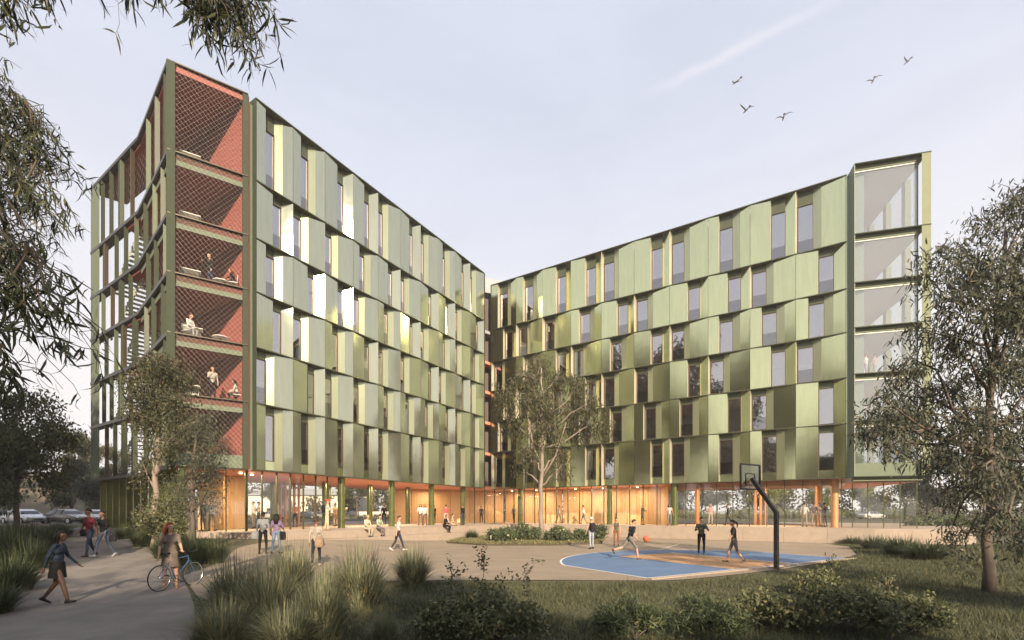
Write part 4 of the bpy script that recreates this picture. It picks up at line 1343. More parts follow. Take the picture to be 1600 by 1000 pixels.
for k, (px, py, w, h, lab) in enumerate([
        (255, 872, 60, 34, 'dark strappy tussock behind the woman with the bicycle'),
        (300, 882, 74, 46, 'dark strappy tussock right of the bicycle woman, largest in the island bed'),
        (336, 880, 58, 36, 'dark strappy tussock at the plaza end of the island bed'),
        (222, 854, 52, 26, 'strappy tussock in the island bed left of the pale trunk'),
        (195, 842, 44, 22, 'strappy tussock at the far left end of the island bed'),
        (276, 858, 60, 30, 'strappy tussock behind the dark gum trunk')]):
    tussock(px, py, w, h, lab, lom, k, 'tussocks in the island bed by the gums')
for k, (px, py, w, h, lab) in enumerate([
        (20, 925, 110, 75, 'strappy tussock at the left edge beside the walking woman'),
        (45, 890, 100, 66, 'strappy tussock on the left bank above the walking woman'),
        (10, 885, 110, 80, 'large strappy tussock at the left edge of the bank'),
        (66, 858, 84, 46, 'strappy tussock on the left bank, nearest the path bend'),
        (30, 856, 100, 50, 'strappy tussock at the back of the left bank'),
        (92, 840, 60, 30, 'strappy tussock at the far end of the left bank, before the sedan'),
        (-15, 960, 120, 70, 'tussock cut by the left edge at the bottom')]):
    tussock(px, py, w, h * 0.72, lab, lom, k + 1, 'tussocks on the left bank')
for k, (px, py, w, h, lab) in enumerate([
        (1368, 858, 70, 20, 'dark low tussock before the plinth, right of the court'),
        (1410, 866, 90, 26, 'dark wide tussock before the plinth, second from the court'),
        (1450, 874, 90, 28, 'dark tussock before the plinth, nearest the large gum'),
        (1335, 850, 46, 12, 'small tussock at the court end of the plinth bed')]):
    tussock(px, py, w, h, lab, lom, k + 2, 'tussocks before the plinth')
tussock(737, 842, 32, 14, 'bright fine tussock at the left end of the planting bed', lom, 1, 'tussock in the planting bed', z=0.1)

# --- low grass and ground cover (uncountable)
def inside_v(x, y, poly):
    c = np.zeros(len(x), bool)
    for i in range(len(poly)):
        a, b = poly[i], poly[(i + 1) % len(poly)]
        if a[1] == b[1]: continue
        c ^= ((a[1] > y) != (b[1] > y)) & (x < (b[0] - a[0]) * (y - a[1]) / (b[1] - a[1]) + a[0])
    return c
def gz_v(x, y):
    ss = lambda a, b, q: (lambda t: t * t * (3 - 2 * t))(np.clip((q - a) / (b - a), 0, 1))
    z = np.clip((y - 12.5) * 0.058, -0.2, 0.93) * np.where(x < -4, ss(-4.0, -14.0, x), 0.0)
    z = np.maximum(z, 0.93 * ss(44, 58, y))
    z = z + np.where(x > 14, 0.35 * ss(14, 24, x) * ss(8, 14, y) * (1 - ss(22, 30, y)), 0)
    return np.maximum(z, np.where(x > 14, 0.6 * ss(30, 40, x), 0))
def lawn(name, n, poly, m, h=0.07, w=0.010, seed=1, excl=(), zoff=-0.012, near=0.0, label=None, cat='grass', patch=0.0):
    r = np.random.default_rng(seed)
    poly = [np.array(p) for p in poly]
    x0, y0 = np.min(poly, 0); x1, y1 = np.max(poly, 0)
    px = r.uniform(x0, x1, n * 3)
    py = y0 + (y1 - y0) * r.random(n * 3) ** (1 + near)
    ok = inside_v(px, py, poly)
    for e in excl:
        ok &= ~inside_v(px, py, e)
    px, py = px[ok][:n], py[ok][:n]
    b = np.stack([px, py, gz_v(px, py) + zoff], 1)
    k = len(b)
    az = r.uniform(0, 6.28, k)
    hh = h * r.uniform(0.5, 1.3, k)
    if patch:
        hh *= 1 + patch * np.sin(b[:, 0] * 1.9 + 1.3 * np.sin(b[:, 1] * 1.1)) * np.sin(b[:, 1] * 2.3 + b[:, 0])
    ww = w * (0.6 + 0.05 * b[:, 1])
    side = np.stack([np.cos(az), np.sin(az), np.zeros(k)], 1) * ww[:, None] / 2
    tip = b + np.stack([r.normal(0, .45, k) * hh, r.normal(0, .45, k) * hh, hh], 1)
    V = np.stack([b - side, b + side, tip], 1).reshape(-1, 3)
    F = np.arange(3 * k).reshape(-1, 3)
    return put(name, np_mesh(name, V, F, m), None, kind='stuff', label=label, category=cat)
PATH_POLY = [np.array(p) for p in PATH_L] + [np.array(p) for p in PATH_R[::-1]]
PLAZA_POLY = [np.array(p) for p in PLAZA_F] + [np.array(p) for p in PLAZA_B[::-1]]
lawn('lawn_grass', 260000, [(-7.4, 6), (16, 6), (34, 14), (46, 26), (34, 30), (21, 30.5), (16.4, 22.4), (9.9, 16.6), (4.7, 13.6), (-5, 13.8), (-7.6, 11.2)], 'blade_lawn', h=0.085, w=0.014, seed=2, excl=(PLAZA_POLY, PATH_POLY), near=0.5, label='short rough grass of the foreground lawn', patch=0.35)
lawn('bank_grass', 26000, [(-9, 6), (-40, 6), (-60, 42), (-34, 38), (-20, 19)], 'blade_lawn', h=0.10, w=0.02, seed=3, excl=(PATH_POLY,), near=0.5, label='rough grass on the left bank beside the path', patch=0.3)
lawn('meadow_tufts', 60000, [(-5.5, 6), (16, 6), (32, 14), (30, 24), (17.5, 22.5), (9.9, 16.2), (4.7, 13.3), (-4, 13.4)], 'blade_lawn', h=0.16, w=0.012, seed=8, excl=(PLAZA_POLY, PATH_POLY), near=0.5, label='taller tufts of meadow grass scattered over the lawn', patch=0.9)
ISL = [(-10.7, 17.0), (-13.2, 18.2), (-17.6, 22.9), (-23, 28.2), (-22, 29), (-17.5, 24), (-14.5, 23.8), (-12.8, 21.6)]
lawn('island_grass', 9000, ISL, 'blade_lawn', h=0.14, w=0.02, seed=4, label='grass under the gums in the island bed')
BED = [ground_at(698, 849, 0.0)[:2], ground_at(760, 853, 0.0)[:2], ground_at(860, 853, 0.0)[:2], ground_at(940, 850, 0.0)[:2], ground_at(945, 842, 0.0)[:2], ground_at(860, 838, 0.0)[:2], ground_at(740, 838, 0.0)[:2]]
MB().prism([tuple(p) for p in BED], 0.0, 0.11).build('planting_bed', 'mulch', None, kind='structure')
lawn('bed_ground_cover', 12000, BED, 'leaf_cover', h=0.16, w=0.045, seed=5, zoff=0.09, label='pale low ground cover edging the planting bed', cat='ground cover')

# --- shrubs in the planting bed and in the foreground
def shrub(name, label, px, py, wpx, hpx, seed, m, z=0.0, ll=0.10, lw=0.05, n=9, k=30, per=16, droop=-0.15, group=None, spray=0.12, flowers=0, depth_k=0.8):
    p = ground_at(px, py, z)
    s = p[1] / FPX
    r = np.random.default_rng(seed)
    w, h = wpx * s / 2, hpx * s
    t = thing(name, label, 'shrub', tuple(p), 0, group)
    cl = []
    for i in range(n):
        a = r.uniform(0, 6.28); q = math.sqrt(r.random())
        zz = h * (0.25 + 0.6 * (1 - 0.7 * q * q) * r.uniform(0.55, 1))
        cl.append((p + np.array([w * 0.72 * q * math.cos(a), w * depth_k * q * math.sin(a), zz]), (w * 0.34, w * 0.34, h * 0.20), int(k * r.uniform(.7, 1.3))))
    v, f, tws, (P, D, _, _) = crown_leaves(cl, r, ll, lw, droop, spray, per, simple=True)
    st = MB()
    for i, (c, rd, _) in enumerate(cl):
        MB().tube(bent(p + np.array([r.normal() * 0.05, r.normal() * 0.05, -0.05]), c, 4, r, 0.05), np.linspace(0.014, 0.004, 5), n=5).build('stem', 'bark_dark', t, smooth=True)
    for (c, q) in tws[::3]:
        st.tube(bent(c, q, 2, r, 0.08), [0.006, 0.004, 0.002], n=3, cap=False)
    st.build('twigs', 'bark_dark', t, kind='stuff')
    put('foliage', np_mesh('foliage', v, f, m), t, kind='stuff')
    if flowers:
        idx = r.choice(len(P), flowers, replace=False)
        fl = MB()
        for i in idx:
            c = P[i] + (P[i] - p) * 0.06
            for q in range(5):
                a = q * 1.257 + r.uniform(0, 1)
                e = c + np.array([math.cos(a) * 0.06, -0.03, math.sin(a) * 0.06])
                fl.add([c, c + (e - c) * 0.6 + np.array([-math.sin(a) * 0.03, 0, math.cos(a) * 0.03]), e, c + (e - c) * 0.6 - np.array([-math.sin(a) * 0.03, 0, math.cos(a) * 0.03])], [(0, 1, 2, 3)])
        fl.build('flowers', 'petal', t, kind='stuff')
    return t
for i, (px, py, w, h, fl, lab) in enumerate([
        (783, 846, 56, 26, 16, 'rounded flowering hedge shrub, leftmost in the planting bed'),
        (822, 845, 50, 30, 16, 'flowering hedge shrub left of the weeping gum trunk'),
        (872, 846, 46, 26, 14, 'flowering hedge shrub right of the weeping gum trunk'),
        (905, 845, 36, 20, 12, 'low flowering shrub behind the person in the vest'),
        (938, 844, 50, 26, 4, 'hedge shrub at the right end of the planting bed')]):
    shrub('hedge_shrub', lab, px, py, w, h, 300 + i, 'leaf_hedge', z=0.1, ll=0.16, lw=0.07, n=10, k=34, per=14, group='hedge shrubs in the planting bed', spray=0.16, flowers=fl)
for i, (px, py, w, h, m, nn, lab) in enumerate([
        (770, 1004, 190, 90, 'leaf_shrub', 13, 'wide leafy shrub at the bottom centre, below the sprigs'),
        (690, 998, 100, 60, 'leaf_shrub', 7, 'low leafy shrub at the bottom, right of the tussocks'),
        (990, 1000, 120, 72, 'leaf_hedge', 9, 'dark fine-leaved bush at the bottom, left of a darker one'),
        (1095, 990, 130, 66, 'leaf_hedge', 9, 'dark fine-leaved bush at the bottom, right of centre'),
        (1210, 985, 150, 74, 'leaf_shrub', 9, 'leafy bush below the basketball post'),
        (1320, 990, 170, 100, 'leaf_shrub', 12, 'wide leafy bush at lower right before the large gum'),
        (1425, 985, 120, 70, 'leaf_shrub', 8, 'leafy bush left of the large gum trunk'),
        (1270, 930, 110, 45, 'leaf_shrub', 8, 'low bush at the court edge behind the lower right bushes')]):
    shrub('leafy_shrub', lab, px, py, w, h, 330 + i, m, z=0.0, ll=0.075 if m == 'leaf_shrub' else 0.12, lw=0.042 if m == 'leaf_shrub' else 0.02, n=nn, k=34, per=15, group='foreground shrubs', spray=0.10)
# tall thin sprigs rising from the wide shrub
def sprig(label, px0, py0, px1, py1, d, seed, sideb=5):
    r = np.random.default_rng(seed)
    a, b = W(px0, py0, d), W(px1, py1, d)
    a[2] = 0.0
    t = thing('sprig', label, 'shrub', tuple(a), 0, 'tall sprigs in the foreground')
    line = bent(a, b, 7, r, 0.02)
    MB().tube(line, np.linspace(0.012, 0.003, 8), n=5).build('stem', 'bark_pale', t, smooth=True)
    P, D = [], []
    for j in range(sideb):
        i0 = int(r.integers(3, 7)); o = line[i0]
        e = o + np.array([r.uniform(-0.25, 0.25), r.uniform(-0.2, 0.2), r.uniform(0.05, 0.28)])
        bl = bent(o, e, 3, r, 0.06)
        MB().tube(bl, [0.006, 0.005, 0.004, 0.002], n=4).build('branch', 'bark_pale', t)
        for q in range(16):
            p = bl[int(r.integers(1, 4))] + r.normal(size=3) * 0.035
            P.append(p); D.append(r.normal(size=3) + np.array([0, 0, 0.1]))
    for q in range(26):
        p = line[int(r.integers(4, 8))] + r.normal(size=3) * 0.035
        P.append(p); D.append(r.normal(size=3))
    n = len(P)
    v, f = leaf_arrays(np.array(P), np.array(D), r.uniform(0.05, 0.09, n), r.uniform(0.025, 0.045, n), r)
    put('foliage', np_mesh('foliage', v, f, 'leaf_shrub'), t, kind='stuff')
sprig('tallest thin leafy sprig in front of the plaza', 752, 985, 757, 858, 8.6, 401, 7)
sprig('thin leafy sprig left of the tallest one', 715, 985, 702, 872, 8.8, 402, 6)
sprig('thin leafy sprig right of the tallest one', 818, 985, 823, 880, 8.7, 403, 4)
sprig('short leafy sprig between the right and the tallest sprig', 780, 985, 778, 905, 8.4, 404, 5)
sprig('thin sprig rising before the court baseline', 1302, 950, 1300, 868, 12.5, 405, 4)
sprig('leafy sprig before the large gum', 1385, 985, 1388, 905, 9.2, 406, 5)
sprig('pale stemmed sprig at lower right', 1210, 985, 1196, 920, 8.8, 407, 4)
# ================================================================== PEOPLE
CLOTH = {}
def cloth(c, rough=0.8):
    key = tuple(round(x, 3) for x in c)
    if key not in CLOTH:
        CLOTH[key] = mat('cloth_%d' % len(CLOTH), c, rough, var=0.2, vscale=7, bump=0.5, bscale=16, spec=0.12)
    return CLOTH[key]
SKINS = [mat('skin_%d' % i, c, 0.5, var=0.05, vscale=9) for i, c in enumerate([(0.52, 0.30, 0.21), (0.36, 0.19, 0.12), (0.20, 0.10, 0.06), (0.10, 0.05, 0.032)])]
HAIRS = {'black': mat('hair_black', (0.012, 0.010, 0.009), 0.6, var=0.2, vscale=30, spec=0.2), 'brown': mat('hair_brown', (0.06, 0.032, 0.018), 0.6, var=0.2, vscale=30, spec=0.2),
         'red': mat('hair_red', (0.20, 0.055, 0.022), 0.6, var=0.2, vscale=30, spec=0.2), 'fair': mat('hair_fair', (0.36, 0.26, 0.14), 0.6, var=0.2, vscale=30, spec=0.2), 'grey': mat('hair_grey', (0.4, 0.38, 0.35), 0.55, var=0.2, vscale=30)}
mat('eye_dark', (0.01, 0.008, 0.006), 0.2)
TAGS = ['torso', 'upper_arm', 'forearm', 'hand', 'hip', 'thigh', 'shin', 'foot', 'head', 'eye']
def rot_x(v, a):
    c, s = math.cos(a), math.sin(a)
    return np.array([v[0], v[1] * c - v[2] * s, v[1] * s + v[2] * c])

def body_mesh(name, legs, arms, lean=0.0, head_turn=0.0, voxel=0.017, wide=1.0, seated=False):
    """One continuous figure facing +Y. legs: ((thigh fwd, knee bend), ...) right, left; arms: ((fwd, out, elbow, inward), ...) in degrees."""
    caps = []     # p0, r0, p1, r1, tag
    def cap(p0, r0, p1, r1, tag): caps.append((np.array(p0, float), r0, np.array(p1, float), r1, tag))
    hipz = 0.93
    def up(x, y, z):      # torso point, leaning forward about the hips
        v = rot_x(np.array([x, y, z - hipz]), -R(lean))
        return v + np.array([0, 0, hipz])
    k = wide
    cap((-0.075 * k, 0, hipz), 0.105, (0.075 * k, 0, hipz), 0.105, 'hip')
    cap(up(0, 0, hipz + 0.02), 0.115, up(0, 0.005, 1.12), 0.105, 'torso')
    cap(up(-0.05 * k, 0, 1.10), 0.095, up(0.05 * k, 0, 1.10), 0.095, 'torso')
    cap(up(-0.085 * k, 0.005, 1.28), 0.105, up(0.085 * k, 0.005, 1.28), 0.105, 'torso')
    cap(up(0, 0, 1.1), 0.11, up(0, 0, 1.32), 0.115, 'torso')
    cap(up(-0.155 * k, -0.01, 1.405), 0.058, up(0.155 * k, -0.01, 1.405), 0.058, 'torso')
    cap(up(0, -0.01, 1.40), 0.060, up(0, 0.005, 1.53), 0.050, 'head')
    hc = up(0, 0.02, 1.63)
    def hd(x, y, z):
        a = R(head_turn); return hc + np.array([x * math.cos(a) - y * math.sin(a), x * math.sin(a) + y * math.cos(a), z])
    cap(hd(0, -0.022, 0.03), 0.086, hd(0, 0.018, 0.025), 0.080, 'head')
    cap(hd(0, 0.03, -0.035), 0.062, hd(0, 0.048, -0.07), 0.042, 'head')
    cap(hd(0, 0.095, 0.012), 0.011, hd(0, 0.108, -0.018), 0.015, 'head')
    for s in (-1, 1):
        cap(hd(s * 0.078, -0.01, 0.015), 0.016, hd(s * 0.080, -0.012, -0.025), 0.013, 'head')
    ends = []
    for s, (th, kn) in zip((1, -1), legs):
        hip = np.array([s * 0.088 * k, 0, hipz - 0.02])
        out = 0.035 * s
        knee = hip + rot_x(np.array([out, 0, -0.44]), R(th))
        ank = knee + rot_x(np.array([out * 0.2, 0, -0.41]), R(th - kn))
        cap(hip, 0.092 * k, knee, 0.060, 'thigh')
        cap(knee, 0.058, knee + (ank - knee) * 0.35, 0.056, 'shin')
        cap(knee + (ank - knee) * 0.35, 0.056, ank, 0.038, 'shin')
        fa = R(max(-55, min(12, (th - kn) * 0.75)))
        fd = rot_x(np.array([s * 0.02, 0.15, -0.015]), fa)
        heel = ank + rot_x(np.array([0, -0.045, -0.045]), fa)
        toe = ank + fd + rot_x(np.array([0, 0, -0.045]), fa)
        cap(ank, 0.040, heel, 0.040, 'foot')
        cap(heel, 0.040, toe, 0.032, 'foot')
        ends += [heel[2] - 0.040, toe[2] - 0.032]
    hands = []
    for s, (fw, ou, el, inw) in zip((1, -1), arms):
        sh = up(s * 0.178 * k, -0.01, 1.40)
        d = rot_x(np.array([s * math.sin(R(ou)), 0, -math.cos(R(ou))]), R(fw - lean))
        elb = sh + d * 0.285
        d2 = rot_x(np.array([s * math.sin(R(ou)), 0, -math.cos(R(ou))]), R(fw - lean + el))
        d2 = d2 + np.array([-s * math.sin(R(inw)), 0, 0]); d2 /= np.linalg.norm(d2)
        wr = elb + d2 * 0.25
        cap(sh, 0.056, elb, 0.043, 'upper_arm')
        cap(elb, 0.043, wr, 0.030, 'forearm')
        cap(wr, 0.028, wr + d2 * 0.075, 0.030, 'hand')
        hands.append((wr, d2, s))
    zmin = min(ends)
    mb = MB()
    for (p0, r0, p1, r1, tag) in caps:
        ax = p1 - p0; L = np.linalg.norm(ax); ax = ax / max(L, 1e-6)
        pts, rd = [], []
        for a in (-80, -50, -20):
            pts.append(p0 + ax * r0 * math.sin(R(a))); rd.append(r0 * math.cos(R(a)))
        for a in (20, 50, 80):
            pts.append(p1 + ax * r1 * math.sin(R(a))); rd.append(r1 * math.cos(R(a)))
        mb.tube(pts, rd, n=12)
    me0 = mb.mesh('tmp', 'eye_dark')
    ob = bpy.data.objects.new('tmp', me0); col.objects.link(ob)
    rm = ob.modifiers.new('r', 'REMESH'); rm.mode = 'VOXEL'; rm.voxel_size = voxel
    sm = ob.modifiers.new('s', 'SMOOTH'); sm.factor = 0.5; sm.iterations = 4
    dg = bpy.context.evaluated_depsgraph_get()
    ev = ob.evaluated_get(dg).to_mesh()
    nv, nf = len(ev.vertices), len(ev.polygons)
    V = np.empty(nv * 3); ev.vertices.foreach_get('co', V); V = V.reshape(-1, 3)
    F = [tuple(p.vertices) for p in ev.polygons]
    bpy.data.objects.remove(ob); bpy.data.meshes.remove(me0)
    cen = np.array([V[list(f)].mean(0) for f in F])
    best = np.full(len(F), 1e9); tg = np.zeros(len(F), int)
    for (p0, r0, p1, r1, tag) in caps:
        ax = p1 - p0; L2 = max(1e-9, ax @ ax)
        t = np.clip((cen - p0) @ ax / L2, 0, 1)
        dist = np.linalg.norm(cen - (p0 + t[:, None] * ax), axis=1) - (r0 + (r1 - r0) * t)
        m = dist < best
        best[m] = dist[m]; tg[m] = TAGS.index(tag)
    out = MB()
    out.add(V, F)
    out.m = list(int(x) for x in tg)
    for (wr, d2, s) in hands:      # five fingers of unequal length, slightly curled
        side = np.cross(d2, [0, 0, 1.0]) if abs(d2[2]) < 0.9 else np.cross(d2, [1.0, 0, 0])
        side /= np.linalg.norm(side)
        curl = np.cross(side, d2)
        base = wr + d2 * 0.09
        for q, ln in enumerate((0.062, 0.072, 0.066, 0.052)):
            b0 = base + side * (q - 1.5) * 0.0175
            out.tube([b0 - d2 * 0.02, b0 + d2 * ln * 0.5 + curl * 0.006, b0 + d2 * ln * 0.85 + curl * 0.028], [0.009, 0.0085, 0.006], n=5, mi=3)
        b0 = wr + d2 * 0.03 + side * 0.024
        out.tube([b0, b0 + side * 0.022 + d2 * 0.03 + curl * 0.01, b0 + side * 0.024 + d2 * 0.062 + curl * 0.018], [0.011, 0.010, 0.007], n=5, mi=3)
    for s in (-1, 1):
        c = hd(s * 0.031, 0.090, 0.014)
        out.ellipsoid(c, (0.011, 0.009, 0.008), 6, 4, mi=9)
    out.tube([hd(-0.022, 0.098, -0.052), hd(0, 0.104, -0.052), hd(0.022, 0.098, -0.052)], 0.005, n=4, mi=9)
    out.v = [(p[0], p[1], p[2] - zmin) for p in out.v]
    me = bpy.data.meshes.new(name)
    me.from_pydata(out.v, [], out.f)
    for _ in TAGS: me.materials.append(MATS['eye_dark'])
    me.polygons.foreach_set('material_index', out.m)
    me.polygons.foreach_set('use_smooth', [True] * len(me.polygons))
    me.update()
    seat = hipz - zmin - 0.10
    hp = hc.copy(); hp[2] -= zmin
    return dict(mesh=me, head=hp, turn=head_turn, hands=[(h[0] + h[1] * 0.09 - np.array([0, 0, zmin]), h[2]) for h in hands], seat=seat,
                hip=np.array([0, 0, hipz - zmin]), shoulder=up(0, 0, 1.40) - np.array([0, 0, zmin]))

POSE = {
    'stand': body_mesh('person', ((2, 4), (-2, 3)), ((4, 10, 12, 4), (-4, 10, 12, 4))),
    'stand_wide': body_mesh('person', ((6, 6), (-8, 4)), ((14, 16, 60, 40), (2, 14, 20, 6)), head_turn=12),
    'walk': body_mesh('person', ((20, 6), (-12, 22)), ((-20, 8, 12, 4), (22, 8, 24, 4)), lean=4),
    'walk_b': body_mesh('person', ((-14, 12), (18, 10)), ((14, 8, 22, 4), (-14, 8, 12, 4)), lean=2, head_turn=-15),
    'sit': body_mesh('person', ((86, 84), (82, 92)), ((34, 8, 46, 24), (30, 8, 52, 24)), lean=14, seated=True),
    'sit_low': body_mesh('person', ((88, 60), (84, 40)), ((20, 12, 40, 10), (-20, 14, 10, 0)), lean=6, seated=True),
    'run': body_mesh('person', ((34, 26), (-38, 40)), ((-6, 12, 62, 10), (36, 10, 62, 6)), lean=16),
    'hands_front': body_mesh('person', ((5, 5), (-4, 6)), ((20, 22, 84, 64), (20, 22, 84, 64)), wide=1.05, head_turn=8),
    'reach': body_mesh('person', ((3, 4), (-4, 4)), ((8, 8, 14, 4), (36, 12, 26, 0)), lean=3, head_turn=35),
    'phone': body_mesh('person', ((4, 6), (-4, 4)), ((24, 8, 92, 40), (2, 10, 14, 6)), head_turn=20, lean=3),
}
def hair_mesh(kind):
    mb = MB()
    nu, nv = 18, 12
    vs, fs = [], []
    for j in range(nv + 1):
        th = math.pi * j / nv
        for i in range(nu):
            ph = 2 * math.pi * i / nu
            x, y, z = math.sin(th) * math.cos(ph), math.sin(th) * math.sin(ph), math.cos(th)
            keep = z > 0.42 - 0.9 * max(0.0, -y) - (0.25 if abs(x) > 0.75 and y < 0.25 else 0)
            q = 1.0 if keep else 0.72
            wob = 1 + 0.035 * math.sin(7 * ph + 3 * th)
            vs.append((0.094 * x * q * wob, 0.112 * y * q * wob - 0.006, 0.104 * z * q * wob + 0.035))
    for j in range(nv):
        for i in range(nu):
            a, b = j * nu + i, j * nu + (i + 1) % nu
            fs.append((a, a + nu, b + nu, b))
    mb.add(vs, fs)
    if kind in ('long', 'longer'):
        e = -0.26 if kind == 'long' else -0.34
        for x in (-0.055, -0.02, 0.02, 0.055):
            mb.tube([(x, -0.05, 0.06), (x * 1.25, -0.105, -0.03), (x * 1.3, -0.115, -0.15), (x * 1.1, -0.125, e)], [0.05, 0.05, 0.045, 0.018], n=8)
        for sx in (-1, 1):
            mb.tube([(sx * 0.07, 0.0, 0.06), (sx * 0.088, -0.03, -0.04), (sx * 0.088, -0.05, -0.14), (sx * 0.08, -0.06, e * 0.85)], [0.03, 0.028, 0.026, 0.012], n=7)
    if kind == 'bun':
        mb.ellipsoid((0, -0.075, 0.115), (0.05, 0.05, 0.045), 10, 7)
    if kind == 'tail':
        mb.tube([(0, -0.09, 0.06), (0, -0.16, 0.03), (0, -0.19, -0.08), (0, -0.18, -0.20)], [0.03, 0.035, 0.03, 0.01], n=8)
    me = mb.mesh('hair', 'eye_dark', smooth=True)
    return me
HAIRM = {k: hair_mesh(k) for k in ('short', 'long', 'longer', 'bun', 'tail')}
def cap_mesh():
    mb = MB()
    nu, vs, fs = 18, [], []
    for j in range(7):
        th = R(90) * j / 6
        for i in range(nu):
            ph = 2 * math.pi * i / nu
            vs.append((0.101 * math.sin(th) * math.cos(ph), 0.118 * math.sin(th) * math.sin(ph) - 0.004, 0.10 * math.cos(th) + 0.045))
    for j in range(6):
        for i in range(nu):
            a, b = j * nu + i, j * nu + (i + 1) % nu
            fs.append((a, a + nu, b + nu, b))
    mb.add(vs, fs)
    mb.prism([(-0.07, 0.08), (0.07, 0.08), (0.06, 0.17), (0.0, 0.19), (-0.06, 0.17)], 0.045, 0.056)
    return mb.mesh('cap', 'eye_dark', smooth=True)
CAPM = cap_mesh()
def skirt_mesh(z0, z1, r0, r1, fy=0.0):
    mb = MB()
    rings, n = 6, 20
    vs, fs = [], []
    for j in range(rings):
        t = j / (rings - 1)
        rr = r0 + (r1 - r0) * t
        for i in range(n):
            a = 2 * math.pi * i / n
            w = 1 + 0.03 * t * math.sin(5 * a)
            vs.append((rr * 1.15 * w * math.cos(a), rr * 0.88 * w * math.sin(a) + fy * t, z0 + (z1 - z0) * t))
    for j in range(rings - 1):
        for i in range(n):
            a, b = j * n + i, j * n + (i + 1) % n
            fs.append((a, a + n, b + n, b))
    mb.add(vs, fs)
    return mb.mesh('skirt', 'eye_dark', smooth=True)

def person(label, p, face, pose, top, bottom, skin=0, hair='short', hcol='brown', sleeve='long', leg='long', shoes=(0.03, 0.03, 0.03), H=1.72,
           cap=None, skirt=None, group=None, scale=1.0):
    P_ = POSE[pose]
    t = thing('person', label, 'person', (float(p[0]), float(p[1]), float(p[2])), R(face), group)
    s = H / 1.735
    t.scale = (s, s, s)
    b = put('body', P_['mesh'], t, local=True)
    sk = SKINS[skin]
    tm, bm_, sm = cloth(top), cloth(bottom), cloth(shoes)
    look = {'torso': tm, 'upper_arm': sk if sleeve == 'none' else tm, 'forearm': tm if sleeve == 'long' else sk, 'hand': sk, 'hip': bm_, 'thigh': bm_ if leg != 'bare' else sk,
            'shin': bm_ if leg == 'long' else sk, 'foot': sm, 'head': sk, 'eye': MATS['eye_dark']}
    for i, tg in enumerate(TAGS):
        b.material_slots[i].link = 'OBJECT'
        b.material_slots[i].material = look[tg]
    h = put('hair', HAIRM[hair], t, local=True)
    h.location = P_['head']; h.rotation_euler = (0, 0, R(P_['turn']))
    h.material_slots[0].link = 'OBJECT'; h.material_slots[0].material = HAIRS[hcol]
    if cap:
        c = put('cap', CAPM, t, local=True)
        c.location = P_['head']; c.rotation_euler = (0, 0, R(P_['turn']))
        c.material_slots[0].link = 'OBJECT'; c.material_slots[0].material = cloth(cap)
    if skirt:
        hz_ = P_['hip'][2]
        q = put('skirt', skirt_mesh(hz_ + skirt[0], hz_ + skirt[1], skirt[2], skirt[3]), t, local=True)
        q.material_slots[0].link = 'OBJECT'; q.material_slots[0].material = cloth(skirt[4])
    return t, P_, s

def local(t, s, v, face):
    a = R(face); v = np.array(v) * s
    return np.array(t.location) + np.array([v[0] * math.cos(a) - v[1] * math.sin(a), v[0] * math.sin(a) + v[1] * math.cos(a), v[2]])

def bag(name, label, cat, c, size, color, strap_to=None, rz=0.0, soft=True):
    """soft bag: rounded body, flap and a strap"""
    t = thing(name, label, cat, (float(c[0]), float(c[1]), float(c[2])), rz)
    mb = MB()
    w, d_, h = size
    prof_ = [(0.0, 0.75), (0.1, 0.95), (0.5, 1.0), (0.85, 0.9), (1.0, 0.7)]
    n, vs, fs = 14, [], []
    for (zt, k) in prof_:
        for i in range(n):
            a = 2 * math.pi * i / n
            cx_, cy_ = math.cos(a), math.sin(a)
            vs.append((w / 2 * k * math.copysign(abs(cx_) ** 0.6, cx_), d_ / 2 * k * math.copysign(abs(cy_) ** 0.6, cy_), -h / 2 + h * zt))
    for j in range(len(prof_) - 1):
        for i in range(n):
            a, b = j * n + i, j * n + (i + 1) % n
            fs.append((a, b, b + n, a + n))
    fs.append(tuple(range(n - 1, -1, -1))); fs.append(tuple(range(4 * n, 5 * n)))
    mb.add(vs, fs)
    m = cloth(color)
    mb.build('body', m, t, smooth=True, ).location = (0, 0, 0)
    if strap_to is not None:
        q = np.array(strap_to) - np.array(c)
        ca, sa = math.cos(-rz), math.sin(-rz)
        q = np.array([q[0] * ca - q[1] * sa, q[0] * sa + q[1] * ca, q[2]])
        for sx in (-1, 1):
            o = MB().tube([(sx * w * 0.38, 0, h * 0.42), ((sx * w * 0.2 + q[0]) * 0.6, q[1] * 0.6, h * 0.42 + (q[2] - h * 0.42) * 0.6), (q[0], q[1], q[2])], 0.011, n=5).build('strap', m, t)
            o.location = (0, 0, 0)
    MB().box((0, -d_ / 2 - 0.004, h * 0.12), (w * 0.7, 0.02, h * 0.4)).build('pocket', m, t).location = (0, 0, 0)
    return t

G = lambda px, py: ground_at(px, py)
BLK, JEAN, NAVY, CREAM, GREY = (0.014, 0.014, 0.015), (0.06, 0.09, 0.15), (0.03, 0.04, 0.075), (0.55, 0.48, 0.37), (0.25, 0.25, 0.25)
WHITE = (0.68, 0.66, 0.62)
